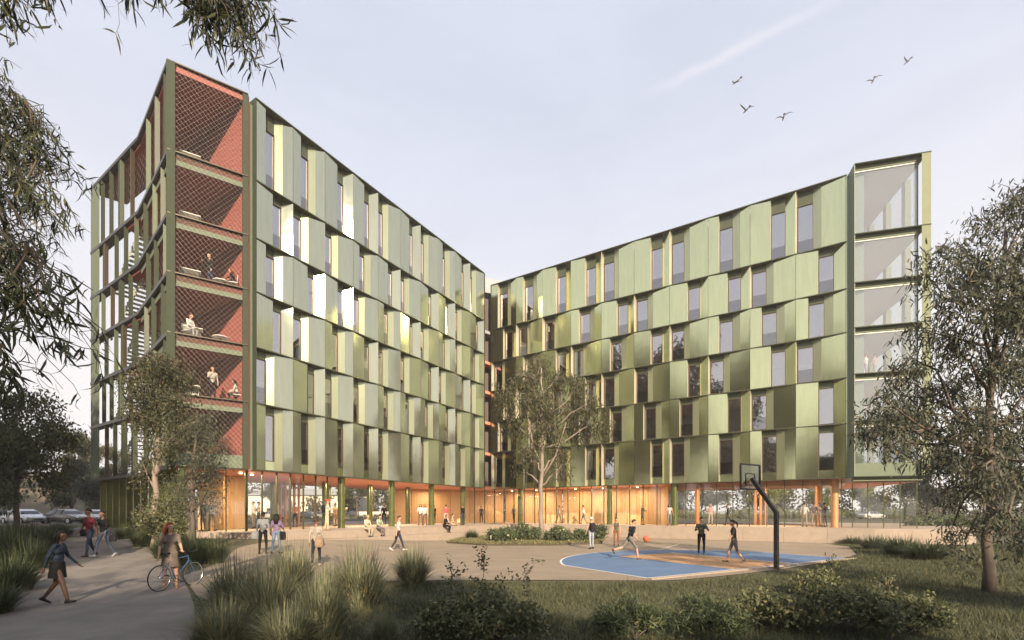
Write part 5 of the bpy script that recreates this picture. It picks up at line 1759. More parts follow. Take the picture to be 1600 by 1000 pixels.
# --- on the path
person('dark-haired woman in denim jacket and black skirt striding along the path', G(90, 944), -70, 'walk', (0.022, 0.032, 0.052), BLK, 3, 'longer', 'black', leg='bare', H=1.64, skirt=(0.08, -0.30, 0.145, 0.185, BLK))
t, P_, s = person('man in maroon shirt and jeans walking towards the viewer', G(140, 871), 165, 'walk_b', (0.17, 0.03, 0.04), NAVY, 2, 'short', 'black', sleeve='short', shoes=(0.07, 0.04, 0.02), H=1.80)
bag('messenger_bag', 'black messenger bag on the hip of the man in maroon', 'bag', local(t, s, (0.27, 0.0, 0.90), 165), (0.36, 0.16, 0.26), BLK, local(t, s, (-0.08, 0.03, 1.45), 165), R(165))
t, P_, s = person('man in black jacket and pale jeans walking beside the man in maroon', G(162, 871), 175, 'walk', BLK, (0.11, 0.14, 0.19), 2, 'short', 'black', shoes=(0.5, 0.5, 0.5), H=1.74)
bag('carry_bag', 'small dark bag carried by the man in the black jacket', 'bag', local(t, s, (-0.27, -0.1, 0.72), 175), (0.28, 0.11, 0.26), (0.02, 0.02, 0.025), local(t, s, (-0.3, 0.05, 1.0), 175), R(175))
pb = G(266, 921)
person('red-haired woman in taupe dress holding a blue bicycle', pb, -150, 'reach', (0.17, 0.135, 0.11), (0.17, 0.135, 0.11), 0, 'long', 'red', sleeve='short', leg='bare', shoes=(0.32, 0.18, 0.12), H=1.70, skirt=(0.16, -0.36, 0.125, 0.185, (0.17, 0.135, 0.11)))
# --- on the plaza
t, P_, s = person('woman in grey top and wide black trousers seen from behind', G(411, 866), 8, 'stand', (0.22, 0.24, 0.25), BLK, 3, 'bun', 'black', H=1.70)
bag('tote_bag', 'grey bag hanging at the left side of the woman in wide trousers', 'bag', local(t, s, (-0.30, 0, 0.80), 8), (0.28, 0.12, 0.30), (0.25, 0.27, 0.28), local(t, s, (-0.22, 0, 1.12), 8), R(8))
t, P_, s = person('long-haired woman in lilac jacket and blue jeans seen from behind', G(432, 866), 0, 'stand_wide', (0.21, 0.15, 0.25), (0.13, 0.20, 0.30), 1, 'longer', 'black', H=1.64)
bag('tote_bag', 'black tote at the right side of the woman in lilac', 'bag', local(t, s, (0.28, 0, 0.82), 0), (0.26, 0.12, 0.36), BLK, local(t, s, (0.2, 0, 1.3), 0), 0)
t, P_, s = person('woman in striped cream jumper seen from behind, alone on the plaza', G(494, 885), 5, 'stand', (0.42, 0.37, 0.31), (0.025, 0.025, 0.03), 1, 'short', 'brown', shoes=(0.5, 0.4, 0.36), H=1.66)
bag('shoulder_bag', 'large patterned tote on the shoulder of the woman in cream', 'bag', local(t, s, (0.16, -0.16, 0.93), 5), (0.32, 0.14, 0.38), (0.30, 0.22, 0.15), local(t, s, (0.15, -0.03, 1.46), 5), R(5))
person('man in white shirt and dark jeans striding left across the plaza', G(622, 861), -60, 'walk', (0.62, 0.60, 0.56), (0.035, 0.04, 0.06), 0, 'short', 'brown', sleeve='short', shoes=WHITE, H=1.78)
t, P_, s = person('person in red cap and cream trousers standing on the terrace edge', G(511, 829), -60, 'phone', (0.60, 0.52, 0.42), (0.55, 0.47, 0.33), 0, 'short', 'brown', sleeve='short', cap=(0.55, 0.05, 0.04), shoes=(0.3, 0.2, 0.12), H=1.76)
bag('backpack', 'black backpack on the person in the red cap', 'backpack', local(t, s, (0, -0.20, 1.24), -60), (0.32, 0.18, 0.46), BLK, local(t, s, (0, -0.02, 1.46), -60), R(-60))
def seat_on(px, d_off, s_on, label, pose='sit', zt=0.56, face=-60, **kw):
    """seated on the step blocks of the terrace"""
    q = LF(s_on, -TOFF - d_off)
    P2 = POSE[pose]
    H = kw.get('H', 1.7)
    z = zt - P2['seat'] * H / 1.735
    return person(label, (q[0], q[1], z), face, pose, **kw)
def s_at(px, off):    # position along the left wing of a line parallel to it seen at px
    best = min(np.arange(-1, 22, 0.02), key=lambda q: abs(CX + FPX * LF(q, off)[0] / LF(q, off)[1] - px))
    return float(best)
SEATL = TERR
for px, lab, top, bot, hc in ((571, 'seated person in cream clothes on the terrace edge, left of two', CREAM, (0.45, 0.38, 0.28), 'fair'), (590, 'seated person in pale green top on the terrace edge, right of two', (0.33, 0.40, 0.27), (0.16, 0.14, 0.13), 'black')):
    seat_on(px, 0.05, s_at(px, -TOFF), lab, zt=TERR, face=-122, top=top, bottom=bot, hair='short', hcol=hc)
seat_on(693, 0.08, s_at(693, -TOFF), 'person in black seated on the terrace edge near the planting bed', zt=TERR, face=-110, top=BLK, bottom=BLK, skin=1, hair='short', hcol='black')
person('person sitting low in peach clothes on the terrace behind the one in black', (*LF(s_at(706, -2.4), -2.4), TERR - POSE['sit_low']['seat'] * 0.93 + 0.02), -80, 'sit_low', (0.55, 0.36, 0.26), (0.45, 0.30, 0.22), 0, 'short', 'black')
person('person in black jacket standing at the terrace edge beside the bed', (*LF(s_at(723, -1.9), -1.9), TERR), 60, 'stand', BLK, NAVY, 1, 'short', 'brown', H=1.68)
# --- around the court
t, P_, s = person('person in white cap, black vest and pale jeans at the court edge', G(924, 858), 20, 'stand_wide', (0.03, 0.028, 0.03), (0.33, 0.36, 0.42), 0, 'short', 'fair', cap=WHITE, shoes=BLK, H=1.72, sleeve='none')
bag('backpack', 'dark backpack on the person in the white cap', 'backpack', local(t, s, (0, -0.19, 1.24), 20), (0.30, 0.16, 0.44), (0.03, 0.025, 0.03), local(t, s, (0, -0.02, 1.44), 20), R(20))
person('woman in khaki top and rust trousers facing the court', G(963, 853), 172, 'stand', (0.10, 0.10, 0.07), (0.24, 0.10, 0.05), 0, 'bun', 'black', H=1.66, sleeve='none')
person('player in black shirt and grey shorts dribbling the ball', G(984, 875), -72, 'run', (0.025, 0.028, 0.03), (0.18, 0.17, 0.15), 0, 'short', 'brown', sleeve='short', leg='short', shoes=(0.09, 0.07, 0.06), H=1.80)
person('player in patterned green top and black leggings facing the viewer', G(1096, 868), 172, 'hands_front', (0.07, 0.085, 0.055), BLK, 0, 'short', 'black', shoes=(0.18, 0.36, 0.28), H=1.74)
person('player with ponytail in charcoal shirt and grey shorts moving left', G(1147, 880), 78, 'walk', (0.07, 0.065, 0.065), (0.17, 0.165, 0.16), 0, 'tail', 'black', sleeve='short', leg='short', shoes=(0.12, 0.10, 0.09), H=1.70)
person('woman in tank top and grey trousers by the plinth behind the court', G(1046, 840), 165, 'stand_wide', (0.42, 0.40, 0.38), (0.20, 0.20, 0.19), 1, 'long', 'black', sleeve='none', H=1.68)
# --- behind the ground floor glass and in the undercroft
def on_terr(px, depth): 
    return ((px - CX) / FPX * depth, depth, TERR + 0.005)
IN = 'people inside the ground floor'
for px, dp, face, pose, top, bot, sk, hr, hc, lab in [
        (317, 25.8, 150, 'stand', (0.06, 0.06, 0.07), (0.09, 0.08, 0.08), 1, 'short', 'fair', 'person in dark clothes behind the lit glass, left of two'),
        (331, 26.0, 170, 'stand_wide', (0.22, 0.22, 0.21), (0.2, 0.19, 0.17), 0, 'short', 'fair', 'fair-haired person in grey behind the lit glass, right of two'),
        (396, 30.5, 90, 'stand', WHITE, (0.2, 0.18, 0.16), 0, 'short', 'brown', 'person in white behind the first glass bays'),
        (404, 31, -60, 'stand_wide', (0.5, 0.45, 0.38), BLK, 1, 'short', 'black', 'person in beige behind the first glass bays'),
        (461, 33.5, 160, 'stand', (0.55, 0.25, 0.08), NAVY, 0, 'short', 'fair', 'person in orange top behind the glass near the green column'),
        (524, 36, 60, 'stand', (0.5, 0.32, 0.12), (0.4, 0.3, 0.2), 0, 'short', 'brown', 'person in yellow top inside, right of the red cap'),
        (532, 37, -60, 'phone', (0.05, 0.07, 0.12), BLK, 1, 'short', 'black', 'person in navy inside, right of the red cap'),
        (600, 40, 20, 'stand', BLK, BLK, 1, 'short', 'black', 'person in black in the undercroft by the second column'),
        (612, 40.5, -20, 'stand_wide', BLK, (0.03, 0.03, 0.03), 2, 'long', 'black', 'broad person in black in the undercroft'),
        (639, 44, 70, 'phone', (0.35, 0.08, 0.06), BLK, 1, 'short', 'black', 'person in red and black far inside the undercroft'),
        (657, 39, 170, 'stand_wide', WHITE, (0.11, 0.10, 0.09), 0, 'long', 'brown', 'woman in white top in the undercroft, left of a pair'),
        (664, 39.2, -170, 'stand', (0.62, 0.52, 0.48), (0.12, 0.10, 0.09), 0, 'long', 'red', 'woman in pale top in the undercroft, right of a pair'),
        (678, 45, 40, 'stand', (0.12, 0.09, 0.08), BLK, 1, 'short', 'brown', 'person in brown far inside beside the third column'),
        (697, 41.5, 30, 'walk_b', (0.62, 0.10, 0.12), (0.5, 0.45, 0.4), 0, 'short', 'black', 'person in red shirt at the timber wall end'),
        (752, 48.6, 160, 'stand', (0.05, 0.05, 0.06), BLK, 1, 'short', 'brown', 'person in dark clothes before the timber wall, left of the bed'),
        (803, 47.3, 40, 'stand_wide', (0.3, 0.3, 0.3), (0.1, 0.1, 0.1), 0, 'short', 'grey', 'person in grey before the timber wall, left of the weeping gum'),
        (814, 47, -60, 'stand', (0.10, 0.09, 0.08), BLK, 1, 'short', 'black', 'person in black before the timber wall, left of the weeping gum'),
        (873, 44.6, -70, 'walk', (0.35, 0.36, 0.38), (0.15, 0.15, 0.16), 0, 'short', 'brown', 'person in grey walking behind the glass right of the weeping gum'),
        (912, 43.4, 80, 'walk', WHITE, (0.2, 0.2, 0.2), 1, 'short', 'black', 'person in white shirt walking behind the glass'),
        (1004, 40.2, -80, 'phone', (0.12, 0.10, 0.08), (0.10, 0.09, 0.09), 0, 'short', 'fair', 'person in brown coat behind the hall glass'),
        (1110, 38.8, 160, 'stand_wide', (0.62, 0.30, 0.28), (0.45, 0.4, 0.35), 0, 'long', 'fair', 'person in pink behind the hall glass'),
        (1138, 37.6, 60, 'walk_b', (0.03, 0.03, 0.035), (0.05, 0.05, 0.05), 0, 'short', 'black', 'person in black behind the hall glass, left of the hoop'),
        (1257, 34.6, -40, 'stand_wide', WHITE, (0.4, 0.33, 0.25), 0, 'short', 'black', 'person in white shirt in the hall group, leftmost of four'),
        (1272, 34.8, 150, 'stand', (0.12, 0.08, 0.06), (0.35, 0.27, 0.2), 1, 'short', 'brown', 'person in brown in the hall group, second of four'),
        (1281, 35.2, 60, 'stand', (0.36, 0.27, 0.18), (0.3, 0.22, 0.15), 0, 'long', 'brown', 'person in tan in the hall group, third of four'),
        (1289, 34.5, 70, 'phone', (0.07, 0.05, 0.045), (0.14, 0.11, 0.09), 2, 'short', 'black', 'person in dark jacket in the hall group, rightmost of four')]:
    person(lab, on_terr(px, dp), face, pose, top, bot, sk, hr, hc, group=IN, H=1.70)
# --- on the balconies and behind the upper glass
def on_deck(px, t_in, z):
    """place on the deck at photo column px, t_in = distance in from the front edge"""
    n01 = np.array([-0.55, 0.83])
    best = None
    for q in np.linspace(0.02, 0.98, 200):
        p = C0 + (C1 - C0) * q + n01 * t_in
        e = abs(CX + FPX * p[0] / p[1] - px)
        if best is None or e < best[0]: best = (e, p)
    return (best[1][0], best[1][1], z + 0.014)
person('person in dark clothes standing on the third balcony from the top', on_deck(328, 0.9, FL[2]), 150, 'phone', (0.02, 0.02, 0.02), NAVY, 0, 'short', 'fair', H=1.72)
p = on_deck(366, 0.8, FL[2]); person('person in black seated on the third balcony from the top', (p[0], p[1], p[2] + 0.42 - POSE['sit']['seat'] * 0.96), 110, 'sit', BLK, BLK, 0, 'long', 'red', H=1.66)
p = on_deck(294, 0.9, FL[3]); person('person in white shirt bent over a desk on the fourth balcony from the top', (p[0], p[1], p[2] + 0.46 - POSE['sit']['seat']), -100, 'sit', WHITE, (0.3, 0.3, 0.28), 0, 'short', 'brown', H=1.74)
t, P_, s = person('person with backpack standing on the fifth balcony from the top', on_deck(332, 0.8, FL[4]), -140, 'phone', (0.40, 0.38, 0.32), BLK, 0, 'short', 'brown', H=1.78)
bag('backpack', 'dark backpack on the person on the fifth balcony', 'backpack', local(t, s, (0, -0.19, 1.24), -140), (0.30, 0.17, 0.44), (0.03, 0.03, 0.03), local(t, s, (0, -0.02, 1.45), -140), R(-140))
p = on_deck(371, 0.75, FL[4]); person('person in pale top seated at the right end of the fifth balcony', (p[0], p[1], p[2] + 0.42 - POSE['sit']['seat'] * 0.96), 120, 'sit', (0.5, 0.48, 0.42), BLK, 1, 'long', 'black', H=1.66)
q = SA + sd * slen * 0.30 + sn * 0.6
person('person in pale shirt climbing the open stair', (q[0], q[1], FL[4] + (FL[3] - FL[4]) * 6 / 17), -110, 'stand_wide', (0.5, 0.46, 0.38), (0.2, 0.17, 0.13), 0, 'short', 'brown', H=1.74)
for sx, dy, lab, top in ((1.25, 1.5, 'person in white behind the upper corner glass, left of two', WHITE), (1.85, 1.7, 'person in pink behind the upper corner glass, right of two', (0.5, 0.36, 0.34))):
    q = EF(sx, dy)
    person(lab, (q[0], q[1], FL[3] + 0.0 - 0.019), 30, 'stand_wide', top, (0.3, 0.3, 0.3), 0, 'short', 'brown')
# ================================================================== BICYCLE, HOOP, BALL, CARS, BIRDS, FURNITURE
def torus(mb, c, r, rr, n=36, k=6, mi=0, axis='y'):
    vs, fs = [], []
    for i in range(n):
        a = 2 * math.pi * i / n
        for j in range(k):
            b = 2 * math.pi * j / k
            q = r + rr * math.cos(b)
            if axis == 'y':
                vs.append((c[0] + q * math.cos(a), c[1] + rr * math.sin(b), c[2] + q * math.sin(a)))
            else:
                vs.append((c[0] + q * math.cos(a), c[1] + q * math.sin(a), c[2] + rr * math.sin(b)))
    for i in range(n):
        for j in range(k):
            fs.append((i * k + j, i * k + (j + 1) % k, ((i + 1) % n) * k + (j + 1) % k, ((i + 1) % n) * k + j))
    mb.add(vs, fs, mi)
    return mb
mat('bike_blue', (0.05, 0.12, 0.24), 0.35, metal=0.4, coat=0.4)
mat('bike_silver', (0.55, 0.55, 0.55), 0.3, metal=0.9)
a_, b_ = ground_at(247, 926), ground_at(304, 914)
ax = (b_ - a_)[:2]; ang = math.atan2(ax[1], ax[0]); wb = 1.02
pos = (a_ + b_) / 2
bk = thing('bicycle', 'blue bicycle with thin black tyres held by the red-haired woman', 'bicycle', tuple(pos), ang)
WR = 0.335
rw, fw = np.array([-wb / 2, 0, WR]), np.array([wb / 2, 0, WR])
for c in (rw, fw):
    wh = torus(MB(), c, WR - 0.028, 0.010, 40, 6).build('wheel', 'bike_silver', bk, local=True)
    torus(MB(), c, WR - 0.014, 0.0145, 40, 7).build('tyre', 'rubber', wh, local=True)
    MB().tube([c + np.array([0, -0.045, 0]), c + np.array([0, 0.045, 0])], 0.022, n=10).build('hub', 'bike_silver', wh, local=True)
    for i in range(20):
        a = 2 * math.pi * i / 20
        e = c + np.array([math.cos(a + 0.25 * (-1) ** i) * (WR - 0.034), 0, math.sin(a + 0.25 * (-1) ** i) * (WR - 0.034)])
        MB().tube([c + np.array([math.cos(a) * 0.02, 0.02 * (-1) ** i, math.sin(a) * 0.02]), e], 0.0014, n=3, cap=False).build('spoke', 'bike_silver', wh, local=True)
bb = np.array([-0.08, 0, 0.28]); st_ = np.array([-0.24, 0, 0.80]); hd_t = np.array([0.33, 0, 0.86]); hd_b = np.array([0.37, 0, 0.70])
MB().tube([bb, st_], 0.016, n=8).tube([st_ * 0.96 + bb * 0.04, hd_t - np.array([0, 0, 0.03])], 0.015, n=8).tube([bb, hd_b], 0.019, n=8).tube([hd_t, hd_b], 0.02, n=8).build('frame', 'bike_blue', bk, local=True)
for sy in (-0.055, 0.055):
    MB().tube([bb + np.array([0, sy * 0.5, 0]), rw + np.array([0, sy, 0])], 0.009, n=6).build('chain_stay', 'bike_blue', bk, local=True)
    MB().tube([st_ + np.array([0, sy * 0.3, -0.04]), rw + np.array([0, sy, 0])], 0.008, n=6).build('seat_stay', 'bike_blue', bk, local=True)
    MB().tube([hd_b + np.array([0, sy * 0.8, 0]), hd_b + np.array([0.03, sy, -0.12]), fw + np.array([0, sy, 0])], [0.012, 0.011, 0.008], n=6).build('fork_blade', 'bike_blue', bk, local=True)
MB().tube([st_, st_ + np.array([-0.04, 0, 0.14])], 0.012, n=8).build('seat_post', 'bike_silver', bk, local=True)
sd_ = MB()
vs, fs = [], []
for i, (x, w, z) in enumerate([(-0.14, 0.07, 0.0), (-0.10, 0.075, 0.012), (-0.02, 0.045, 0.008), (0.07, 0.022, 0.002), (0.13, 0.014, -0.01)]):
    for (yy, zz) in ((-1, -0.02), (-0.8, 0.012), (0, 0.02), (0.8, 0.012), (1, -0.02), (0, -0.03)):
        vs.append((st_[0] - 0.05 + x, yy * w, st_[2] + 0.16 + z + zz))
for i in range(4):
    for j in range(6):
        fs.append((i * 6 + j, i * 6 + (j + 1) % 6, i * 6 + 6 + (j + 1) % 6, i * 6 + 6 + j))
fs += [tuple(range(5, -1, -1)), tuple(range(24, 30))]
sd_.add(vs, fs); sd_.build('saddle', 'rubber', bk, smooth=True, local=True)
stem = hd_t + np.array([-0.015, 0, 0.07])
MB().tube([hd_t, stem, stem + np.array([0.08, 0, 0.02])], 0.013, n=8).build('stem', 'black_metal', bk, local=True)
hb_ = stem + np.array([0.08, 0, 0.02])
MB().tube([hb_ + np.array([-0.07, -0.29, 0.03]), hb_ + np.array([0, -0.1, 0.01]), hb_, hb_ + np.array([0, 0.1, 0.01]), hb_ + np.array([-0.07, 0.29, 0.03])], 0.012, n=8).build('handlebar', 'black_metal', bk, local=True)
for sy in (-1, 1):
    MB().tube([hb_ + np.array([-0.045, sy * 0.21, 0.022]), hb_ + np.array([-0.072, sy * 0.30, 0.031])], 0.017, n=8).build('grip', 'rubber', bk, local=True)
cr = torus(MB(), bb + np.array([0, -0.05, 0]), 0.085, 0.006, 28, 5).build('chainring', 'black_metal', bk, local=True)
torus(MB(), rw + np.array([0, -0.05, 0]), 0.045, 0.006, 20, 5).build('sprocket', 'bike_silver', bk, local=True)
for z in (0.085, -0.085):
    MB().tube([bb + np.array([0, -0.05, z]), rw + np.array([0, -0.05, z * 0.52])], 0.004, n=4).build('chain_run', 'black_metal', bk, local=True)
for sy, a in ((-0.07, -0.6), (0.07, math.pi - 0.6)):
    e = bb + np.array([0.17 * math.cos(a), sy, 0.17 * math.sin(a)])
    k_ = MB().tube([bb + np.array([0, sy, 0]), e], 0.009, n=6).build('crank', 'black_metal', bk, local=True)
    MB().box(tuple(e + np.array([0, math.copysign(0.05, sy), 0])), (0.09, 0.08, 0.022)).build('pedal', 'rubber', k_, local=True)
MB().tube([bb + np.array([-0.06, 0.07, -0.02]), np.array([-0.24, 0.19, 0.02])], 0.008, n=6).build('kickstand', 'black_metal', bk, local=True)

# --- basketball hoop
hp = ground_at(1213, 888, 0.034)
hoop = thing('basketball_hoop', 'black bent-post basketball hoop with clear backboard on the court', 'hoop', (hp[0], hp[1], 0.05), 0)
base = np.array([hp[0], hp[1], 0.05])
vf = np.array([CV[0], CV[1], 0.0]); uu = np.array([CU[0], CU[1], 0.0])
elbow = base + np.array([0, 0, 1.98])
bbc = base + vf * 0.98 + np.array([0, 0, 3.25])          # where the arm meets the board
# post as a square section swept through its bend
def sq_sweep(mb, pts, w, side):
    vs, fs = [], []
    pts = [np.array(p, float) for p in pts]
    for i, p in enumerate(pts):
        t = pts[min(i + 1, len(pts) - 1)] - pts[max(0, i - 1)]
        t /= np.linalg.norm(t)
        n = np.cross(side, t); n /= np.linalg.norm(n)
        for a, b in ((-1, -1), (1, -1), (1, 1), (-1, 1)):
            vs.append(p + side * a * w / 2 + n * b * w / 2)
    for i in range(len(pts) - 1):
        for j in range(4):
            fs.append((i * 4 + j, i * 4 + (j + 1) % 4, i * 4 + 4 + (j + 1) % 4, i * 4 + 4 + j))
    fs += [(3, 2, 1, 0), tuple(range(len(pts) * 4 - 4, len(pts) * 4))]
    mb.add(vs, fs)
    return mb
sq_sweep(MB(), [base, elbow, bbc - vf * 0.06], 0.13, uu).build('post', 'black_metal', hoop)
MB().box((base[0], base[1], 0.062), (0.34, 0.34, 0.02), math.atan2(CU[1], CU[0])).build('base_plate', 'black_metal', hoop)
BWd, BHt, bz = 1.20, 0.92, 3.36
bc_ = np.array([bbc[0], bbc[1], bz])
def bar(a, b, w=0.05, d=0.05): 
    return sq_sweep(MB(), [a, b], w, vf)
bd = MB()
for (p, q) in (((-BWd / 2, -BHt / 2), (BWd / 2, -BHt / 2)), ((-BWd / 2, BHt / 2), (BWd / 2, BHt / 2)), ((-BWd / 2, -BHt / 2 + .03), (-BWd / 2, BHt / 2 - .03)), ((BWd / 2, -BHt / 2 + .03), (BWd / 2, BHt / 2 - .03))):
    sq_sweep(bd, [bc_ + uu * p[0] + np.array([0, 0, p[1]]), bc_ + uu * q[0] + np.array([0, 0, q[1]])], 0.055, vf)
bo = bd.build('backboard', 'black_metal', hoop)
def face_plate(mb, c, w, h, t):
    vs = []
    for dv in (-t / 2, t / 2):
        for a, b in ((-1, -1), (1, -1), (1, 1), (-1, 1)):
            vs.append(c + uu * a * w / 2 + np.array([0, 0, b * h / 2]) + vf * dv)
    mb.add(vs, [(0, 1, 2, 3), (7, 6, 5, 4), (0, 4, 5, 1), (1, 5, 6, 2), (2, 6, 7, 3), (3, 7, 4, 0)])
    return mb
face_plate(MB(), bc_, BWd - 0.06, BHt - 0.06, 0.012).build('board_pane', 'board_glass', bo)
tg = MB()
for (p, q) in (((-0.28, -0.30), (0.28, -0.30)), ((-0.28, 0.12), (0.28, 0.12)), ((-0.28, -0.28), (-0.28, 0.10)), ((0.28, -0.28), (0.28, 0.10))):
    sq_sweep(tg, [bc_ + uu * p[0] + np.array([0, 0, p[1]]), bc_ + uu * q[0] + np.array([0, 0, q[1]])], 0.035, vf)
tg.build('target_square', 'black_metal', bo)
rc = bc_ + vf * 0.38 + np.array([0, 0, -0.31])
mat('rim_orange', (0.5, 0.12, 0.05), 0.4, metal=0.3)
rim = torus(MB(), rc, 0.225, 0.011, 28, 6, axis='z').build('rim', 'rim_orange', hoop)
MB().tube([rc - vf * 0.225, bc_ + np.array([0, 0, -0.31])], 0.02, n=6).build('bracket', 'rim_orange', rim)
net = MB()
for i in range(12):
    for sg in (1, -1):
        pts = []
        for j in range(5):
            a = 2 * math.pi * (i + sg * j * 0.5) / 12
            rr = 0.22 - 0.022 * j
            pts.append(rc + np.array([math.cos(a) * rr, math.sin(a) * rr, -0.02 - 0.10 * j]))
        net.tube(pts, 0.005, n=3, cap=False)
net.build('net', 'paint_white', rim)
mat('ball_orange', (0.62, 0.13, 0.05), 0.6, var=0.1, vscale=60, bump=0.2, bscale=150)
pbm = W(1010, 842, ground_at(984, 875)[1])
bt = thing('basketball', 'orange basketball in the air before the dribbling player', 'ball', tuple(pbm))
MB().ellipsoid((0, 0, 0), (0.135, 0.135, 0.135), 24, 16).build('ball_skin', 'ball_orange', bt, smooth=True, local=True)
sm_ = MB()
torus(sm_, (0, 0, 0), 0.1352, 0.003, 40, 4); torus(sm_, (0, 0, 0), 0.1352, 0.003, 40, 4, axis='z')
sm_.build('seam', 'black_metal', bt, local=True)

# --- cars
def car(label, p, rz, color, group='cars parked along the street', scale=1.0):
    nm = 'car_paint_%02d' % len([m for m in MATS if m.startswith('car_paint')])
    mat(nm, color, 0.25, metal=0.4, coat=0.8)
    t = thing('parked_car', label, 'car', tuple(p), rz, group)
    t.scale = (scale,) * 3
    # stations along x: (x, z_bottom, z_belt, z_top, half width belt, half width top)
    S = [(-2.25, 0.42, 0.72, 0.74, 0.62, 0.55), (-2.12, 0.30, 0.88, 0.92, 0.80, 0.66), (-1.6, 0.24, 0.94, 1.02, 0.88, 0.70), (-1.05, 0.22, 0.95, 1.34, 0.90, 0.62), (-0.5, 0.22, 0.94, 1.44, 0.90, 0.60),
         (0.2, 0.22, 0.93, 1.44, 0.90, 0.60), (0.75, 0.22, 0.92, 1.26, 0.90, 0.64), (1.15, 0.22, 0.91, 0.97, 0.89, 0.70), (1.7, 0.24, 0.80, 0.84, 0.86, 0.66), (2.1, 0.30, 0.70, 0.73, 0.76, 0.58), (2.24, 0.40, 0.60, 0.62, 0.60, 0.48)]
    vs, fs, mi = [], [], []
    for (x, zb, zl, zt, hw, ht) in S:
        ring = [(-hw * 0.92, zb), (-hw, zb + 0.14), (-hw * 1.0, (zb + zl) / 2 + 0.06), (-hw * 0.97, zl), (-ht, zt - 0.03), (-ht * 0.75, zt), (ht * 0.75, zt), (ht, zt - 0.03), (hw * 0.97, zl), (hw * 1.0, (zb + zl) / 2 + 0.06), (hw, zb + 0.14), (hw * 0.92, zb)]
        vs += [(x, y, z) for (y, z) in ring]
    k = 12
    for i in range(len(S) - 1):
        for j in range(k):
            fs.append((i * k + j, i * k + (j + 1) % k, (i + 1) * k + (j + 1) % k, (i + 1) * k + j))
            side_glass = j in (3, 7) and 3 <= i <= 5
            wind = j in (5,) and i in (2, 6)
            wind |= j in (3, 4, 6, 7) and i in (2, 6) and j in (4, 6)
            mi.append(1 if (side_glass or wind) else 0)
    fs += [tuple(range(k)), tuple(range(len(S) * k - 1, len(S) * k - k - 1, -1))]
    mi += [0, 0]
    mb = MB(); mb.add(vs, fs); mb.m = mi
    mb.build('body', [nm, 'car_glass'], t, local=True)
    for x in (-0.42, 0.35):
        for sy in (-1, 1):
            MB().tube([(x, sy * 0.885, 0.93), (x + 0.02, sy * 0.60, 1.42)], 0.03, n=5).build('pillar', nm, t, local=True)
    for x in (-1.38, 1.38):
        for sy in (-1, 1):
            w_ = MB().tube([(x, sy * 0.70, 0.32), (x, sy * 0.915, 0.32)], 0.32, n=22).build('wheel', 'rubber', t, local=True)
            MB().tube([(x, sy * 0.90, 0.32), (x, sy * 0.925, 0.32)], [0.21, 0.19], n=18).build('rim', 'bike_silver', w_, local=True)
    for sy in (-1, 1):
        MB().ellipsoid((2.08, sy * 0.58, 0.64), (0.12, 0.17, 0.07), 10, 6).build('headlight', 'chrome', t, smooth=True, local=True)
        MB().ellipsoid((-2.13, sy * 0.60, 0.78), (0.08, 0.16, 0.07), 10, 6).build('tail_light', 'tail_red', t, smooth=True, local=True)
        MB().ellipsoid((0.72, sy * 0.99, 0.98), (0.08, 0.07, 0.06), 8, 5).build('mirror', nm, t, smooth=True, local=True)
        for x in (-0.65, 0.12):
            MB().box((x, sy * 0.905, 0.80), (0.16, 0.02, 0.025)).build('door_handle', 'chrome', t, local=True)
    MB().box((2.235, 0, 0.47), (0.02, 0.7, 0.12)).build('grille', 'black_metal', t, local=True)
    return t
mat('car_glass', (0.02, 0.022, 0.025), 0.05, metal=0.0, spec=0.8)
mat('tail_red', (0.35, 0.01, 0.01), 0.25)
def car_at(px, py, d_, z=0.96):
    q = W(px, py, d_); return (q[0], q[1], z)
car('dark grey sedan parked across the end of the path', car_at(106, 815, 45.5), R(-14), (0.10, 0.09, 0.075))
car('white car at the left edge, mostly behind the grass bank', car_at(38, 815, 45.0), R(-20), (0.6, 0.6, 0.6))
car('white car cut by the left edge', car_at(-8, 815, 46.0), R(-8), (0.55, 0.56, 0.57))
car('silver car behind the two walking men, beside the building corner', car_at(150, 813, 50), R(-30), (0.42, 0.42, 0.42))
car('white car seen through the fins of the building corner', car_at(213, 815, 50), R(10), (0.6, 0.6, 0.6))
for px, dd, c, lab in ((425, 90, (0.6, 0.6, 0.58), 'white car seen through the left glass bays'), (478, 91, (0.06, 0.07, 0.09), 'dark car seen through the glass, left of the red cap'), (500, 93, (0.35, 0.35, 0.35), 'silver car seen through the glass behind the red cap'), (452, 88, (0.12, 0.12, 0.13), 'grey car seen through the glass between two others'), (634, 90, (0.6, 0.6, 0.6), 'white car seen in the undercroft between two columns')):
    car(lab, car_at(px, 811, dd, 0.94), R(8), c, 'cars seen through the building')
car('pale car behind the glazed end bays on the right', (64.0, 84, 0.95), R(10), (0.6, 0.6, 0.6), 'cars seen through the building')

